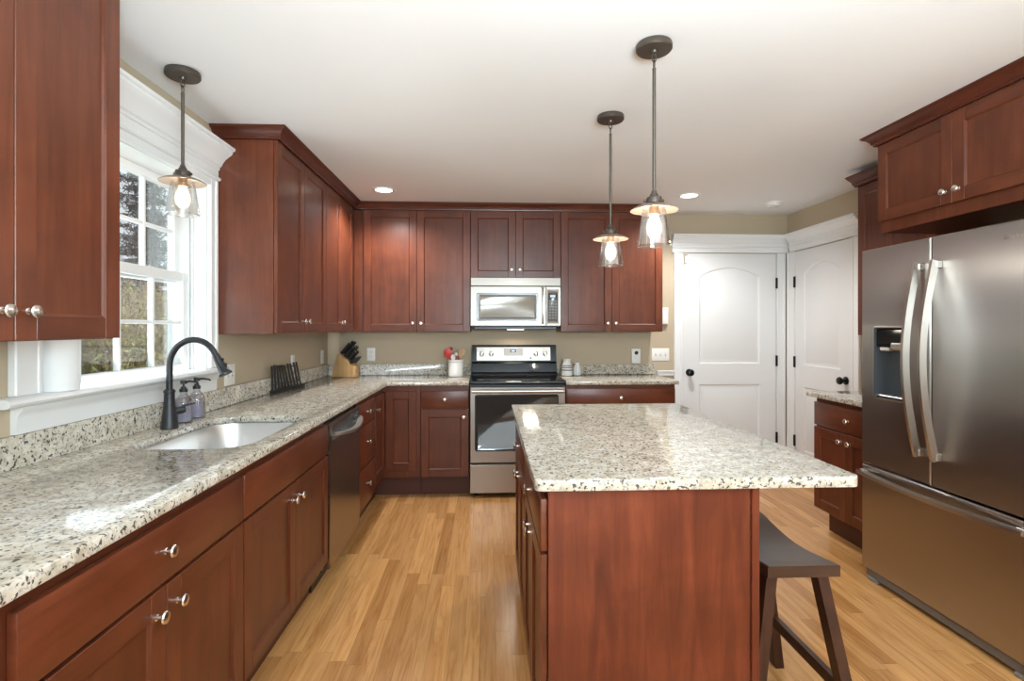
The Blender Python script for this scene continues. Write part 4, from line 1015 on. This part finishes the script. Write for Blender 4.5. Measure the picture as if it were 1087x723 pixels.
gd = thing('wall_monitor', (2.786, 0, 1.075), 'white plug-in monitor with dark display above backsplash', 'monitor')
MB().box(2.746, 2.827, 0.0004, 0.035, 1.010, 1.145, M=MS(0.0), bev=0.006, seg=2).build('housing', WPLAS, gd)
MB().lathe([(0.017, -0.0352), (0.017, -0.0362), (0.003, -0.0364)], (2.788, 0, 1.107), 'y', 20).build('display', BLACKP, gd)
wb = thing('wall_box', (3.06, 0, 1.44), 'narrow white box on wall just right of back wall cabinet', 'wall box')
MB().box(3.020, 3.088, 0.0004, 0.025, 1.372, 1.522, M=MS(0.0), bev=0.004, seg=2).build('housing', WPLAS, wb)
MB().box(3.026, 3.078, 0.0004, 0.028, 1.350, 1.371, M=MS(0.0), bev=0.003).build('bracket', plain('bracket_brown', (0.2, 0.14, 0.09), 0.5), wb)

# ------------------------------------------------------------------ outside the window
o = MB().box(-30, -0.17, -20, 40, -0.62, -0.5).build('lawn', GRASS); o['kind'] = 'structure'
o = MB().box(-0.20, -0.1505, WY0-0.11, WY0, WZ0-0.08, WZ1+0.12).box(-0.20, -0.1505, WY1, WY1+0.11, WZ0-0.08, WZ1+0.12).box(-0.20, -0.1505, WY0, WY1, WZ1, WZ1+0.12).box(-0.20, -0.1505, WY0, WY1, WZ0-0.08, WZ0).build('trim_13', EXTW); struct(o)

def rnd_tube(V, F, pts, r0, r1, n=3):
    base = len(V); k = len(pts)
    for i, p in enumerate(pts):
        d = (pts[min(i+1, k-1)]-pts[max(i-1, 0)]).normalized(); a = d.cross(Vector((0.3, 0.8, 0.5))).normalized(); b = d.cross(a); r = r0+(r1-r0)*i/(k-1)
        for j in range(n): q = p+a*(r*cos(2*pi*j/n))+b*(r*sin(2*pi*j/n)); V.append((q.x, q.y, q.z))
    for i in range(k-1):
        for j in range(n):
            a0 = base+i*n+j; a1 = base+i*n+(j+1) % n; F.append((a0, a1, a1+n, a0+n))
def shrub(loc, h, nst, rng):
    s_ = thing('bare_shrub', loc, 'leafless tan shrub with thin arching twigs outside the window', 'shrub', 'bare shrubs outside the window')
    V, F, LV, LF = [], [], [], []; L = Vector(loc)
    for i in range(nst):
        a = rng.uniform(0, 2*pi); sp = rng.uniform(0.15, 1.0)*0.95; hh = h*rng.uniform(0.55, 1.05)
        b0 = L+Vector((rng.gauss(0, 0.22), rng.gauss(0, 0.22), 0)); d = Vector((cos(a), sin(a), 0)); pts = []
        for k in range(6):
            q = k/5; pts.append(b0+d*(sp*q**1.6)+Vector((rng.gauss(0, 0.025), rng.gauss(0, 0.025), hh*(q-0.18*sp*q**3))))
        rnd_tube(V, F, pts, 0.011, 0.003)
        for j in range(4):
            q = rng.randint(2, 4); p = pts[q]; e = Vector((rng.gauss(0, 1), rng.gauss(0, 1), rng.uniform(0.1, 1.2))).normalized(); ln = rng.uniform(0.2, 0.55)
            t_ = [p, p+e*ln*0.5+Vector((0, 0, 0.03)), p+e*ln]
            rnd_tube(V, F, t_, 0.006, 0.002)
            for _ in range(3):
                c_ = p+e*(ln*rng.uniform(0.3, 1)); u_ = Vector((rng.gauss(0, 1), rng.gauss(0, 1), rng.gauss(0, 1))).normalized(); w_ = u_.cross(e).normalized(); sz = rng.uniform(0.015, 0.034)
                n0 = len(LV)
                for qx, qy in ((-1, -.5), (1, -.5), (1, .5), (-1, .5)): x_ = c_+u_*(qx*sz)+w_*(qy*sz); LV.append((x_.x, x_.y, x_.z))
                LF.append((n0, n0+1, n0+2, n0+3))
    raw('twigs', V, F, TWIG, s_); raw('leaves', LV, LF, YLEAF, s_)
    return s_
rng = random.Random(3)
protos = [shrub((-4.3, 3.6, -0.5), 2.9, 220, rng), shrub((-4.6, 5.8, -0.5), 3.1, 220, rng)]
for i, (x, y, s_, a) in enumerate([(-4.3, 1.3, 0.95, 1.1), (-4.9, 8.2, 1.0, 2.1), (-7.2, 4.6, 1.05, 3.0), (-7.3, 7.1, 1.1, 4.0), (-7.2, 2.1, 1.05, 5.2), (-7.4, 9.7, 1.1, 0.4)]):
    c = copy_tree(protos[i % 2]); c.location = (x, y, -0.5); c.rotation_euler[2] = a; c.scale = (s_, s_, s_)
def conifer(loc, h, rng):
    t = thing('conifer_tree', loc, 'tall blue-green evergreen tree behind the shrubs outside', 'tree', 'evergreen trees outside the window')
    L = Vector(loc); V, F, NV, NF = [], [], [], []
    rnd_tube(V, F, [L, L+Vector((0.05, 0.03, h*0.5)), L+Vector((0, 0, h))], 0.17, 0.02, 7)
    z = 1.2
    while z < h-0.2:
        ln = 0.30+(h-z)*0.17
        for _ in range(4):
            a = rng.uniform(0, 2*pi); d = Vector((cos(a), sin(a), 0)); p0 = L+Vector((0, 0, z+rng.uniform(-0.1, 0.1))); l_ = ln*rng.uniform(0.7, 1.15)
            pts = [p0, p0+d*(l_*0.5)+Vector((0, 0, -0.02)), p0+d*l_+Vector((0, 0, -0.18*l_))]
            rnd_tube(V, F, pts, 0.022, 0.005)
            for _ in range(int(70*l_)+10):
                q = rng.uniform(0.15, 1.0); c_ = p0+d*(l_*q)+Vector((rng.gauss(0, 0.13), rng.gauss(0, 0.13), -0.18*l_*q*q-rng.uniform(0, 0.14)))
                u_ = Vector((rng.gauss(0, 1), rng.gauss(0, 1), rng.gauss(-0.4, 0.6))).normalized(); w_ = u_.cross(Vector((rng.gauss(0, 1), rng.gauss(0, 1), 1))).normalized()
                sz = rng.uniform(0.05, 0.13); n0 = len(NV)
                for qx, qy in ((-1, -.16), (1, -.1), (1, .1), (-1, .16)): x_ = c_+u_*(qx*sz)+w_*(qy*sz); NV.append((x_.x, x_.y, x_.z))
                NF.append((n0, n0+1, n0+2, n0+3))
        z += 0.30
    raw('trunk', V, F, BARK, t); raw('needles', NV, NF, NEEDLE, t)
    return t
tp = conifer((-10.9, 9.6, -0.5), 8.5, rng)
for x, y, s_, a in ((-9.4, 12.9, 1.0, 1.0), (-7.8, 16.4, 1.0, 2.2), (-13.6, 13.0, 1.2, 3.1), (-12.6, 17.4, 1.2, 4.0), (-11.6, 21.6, 1.2, 5.0), (-11.2, 6.2, 1.0, 0.6), (-18.4, 16.0, 1.6, 2.0), (-17.5, 22.0, 1.6, 1.0)):
    c = copy_tree(tp); c.location = (x, y, -0.5); c.rotation_euler[2] = a; c.scale = (s_, s_, s_)
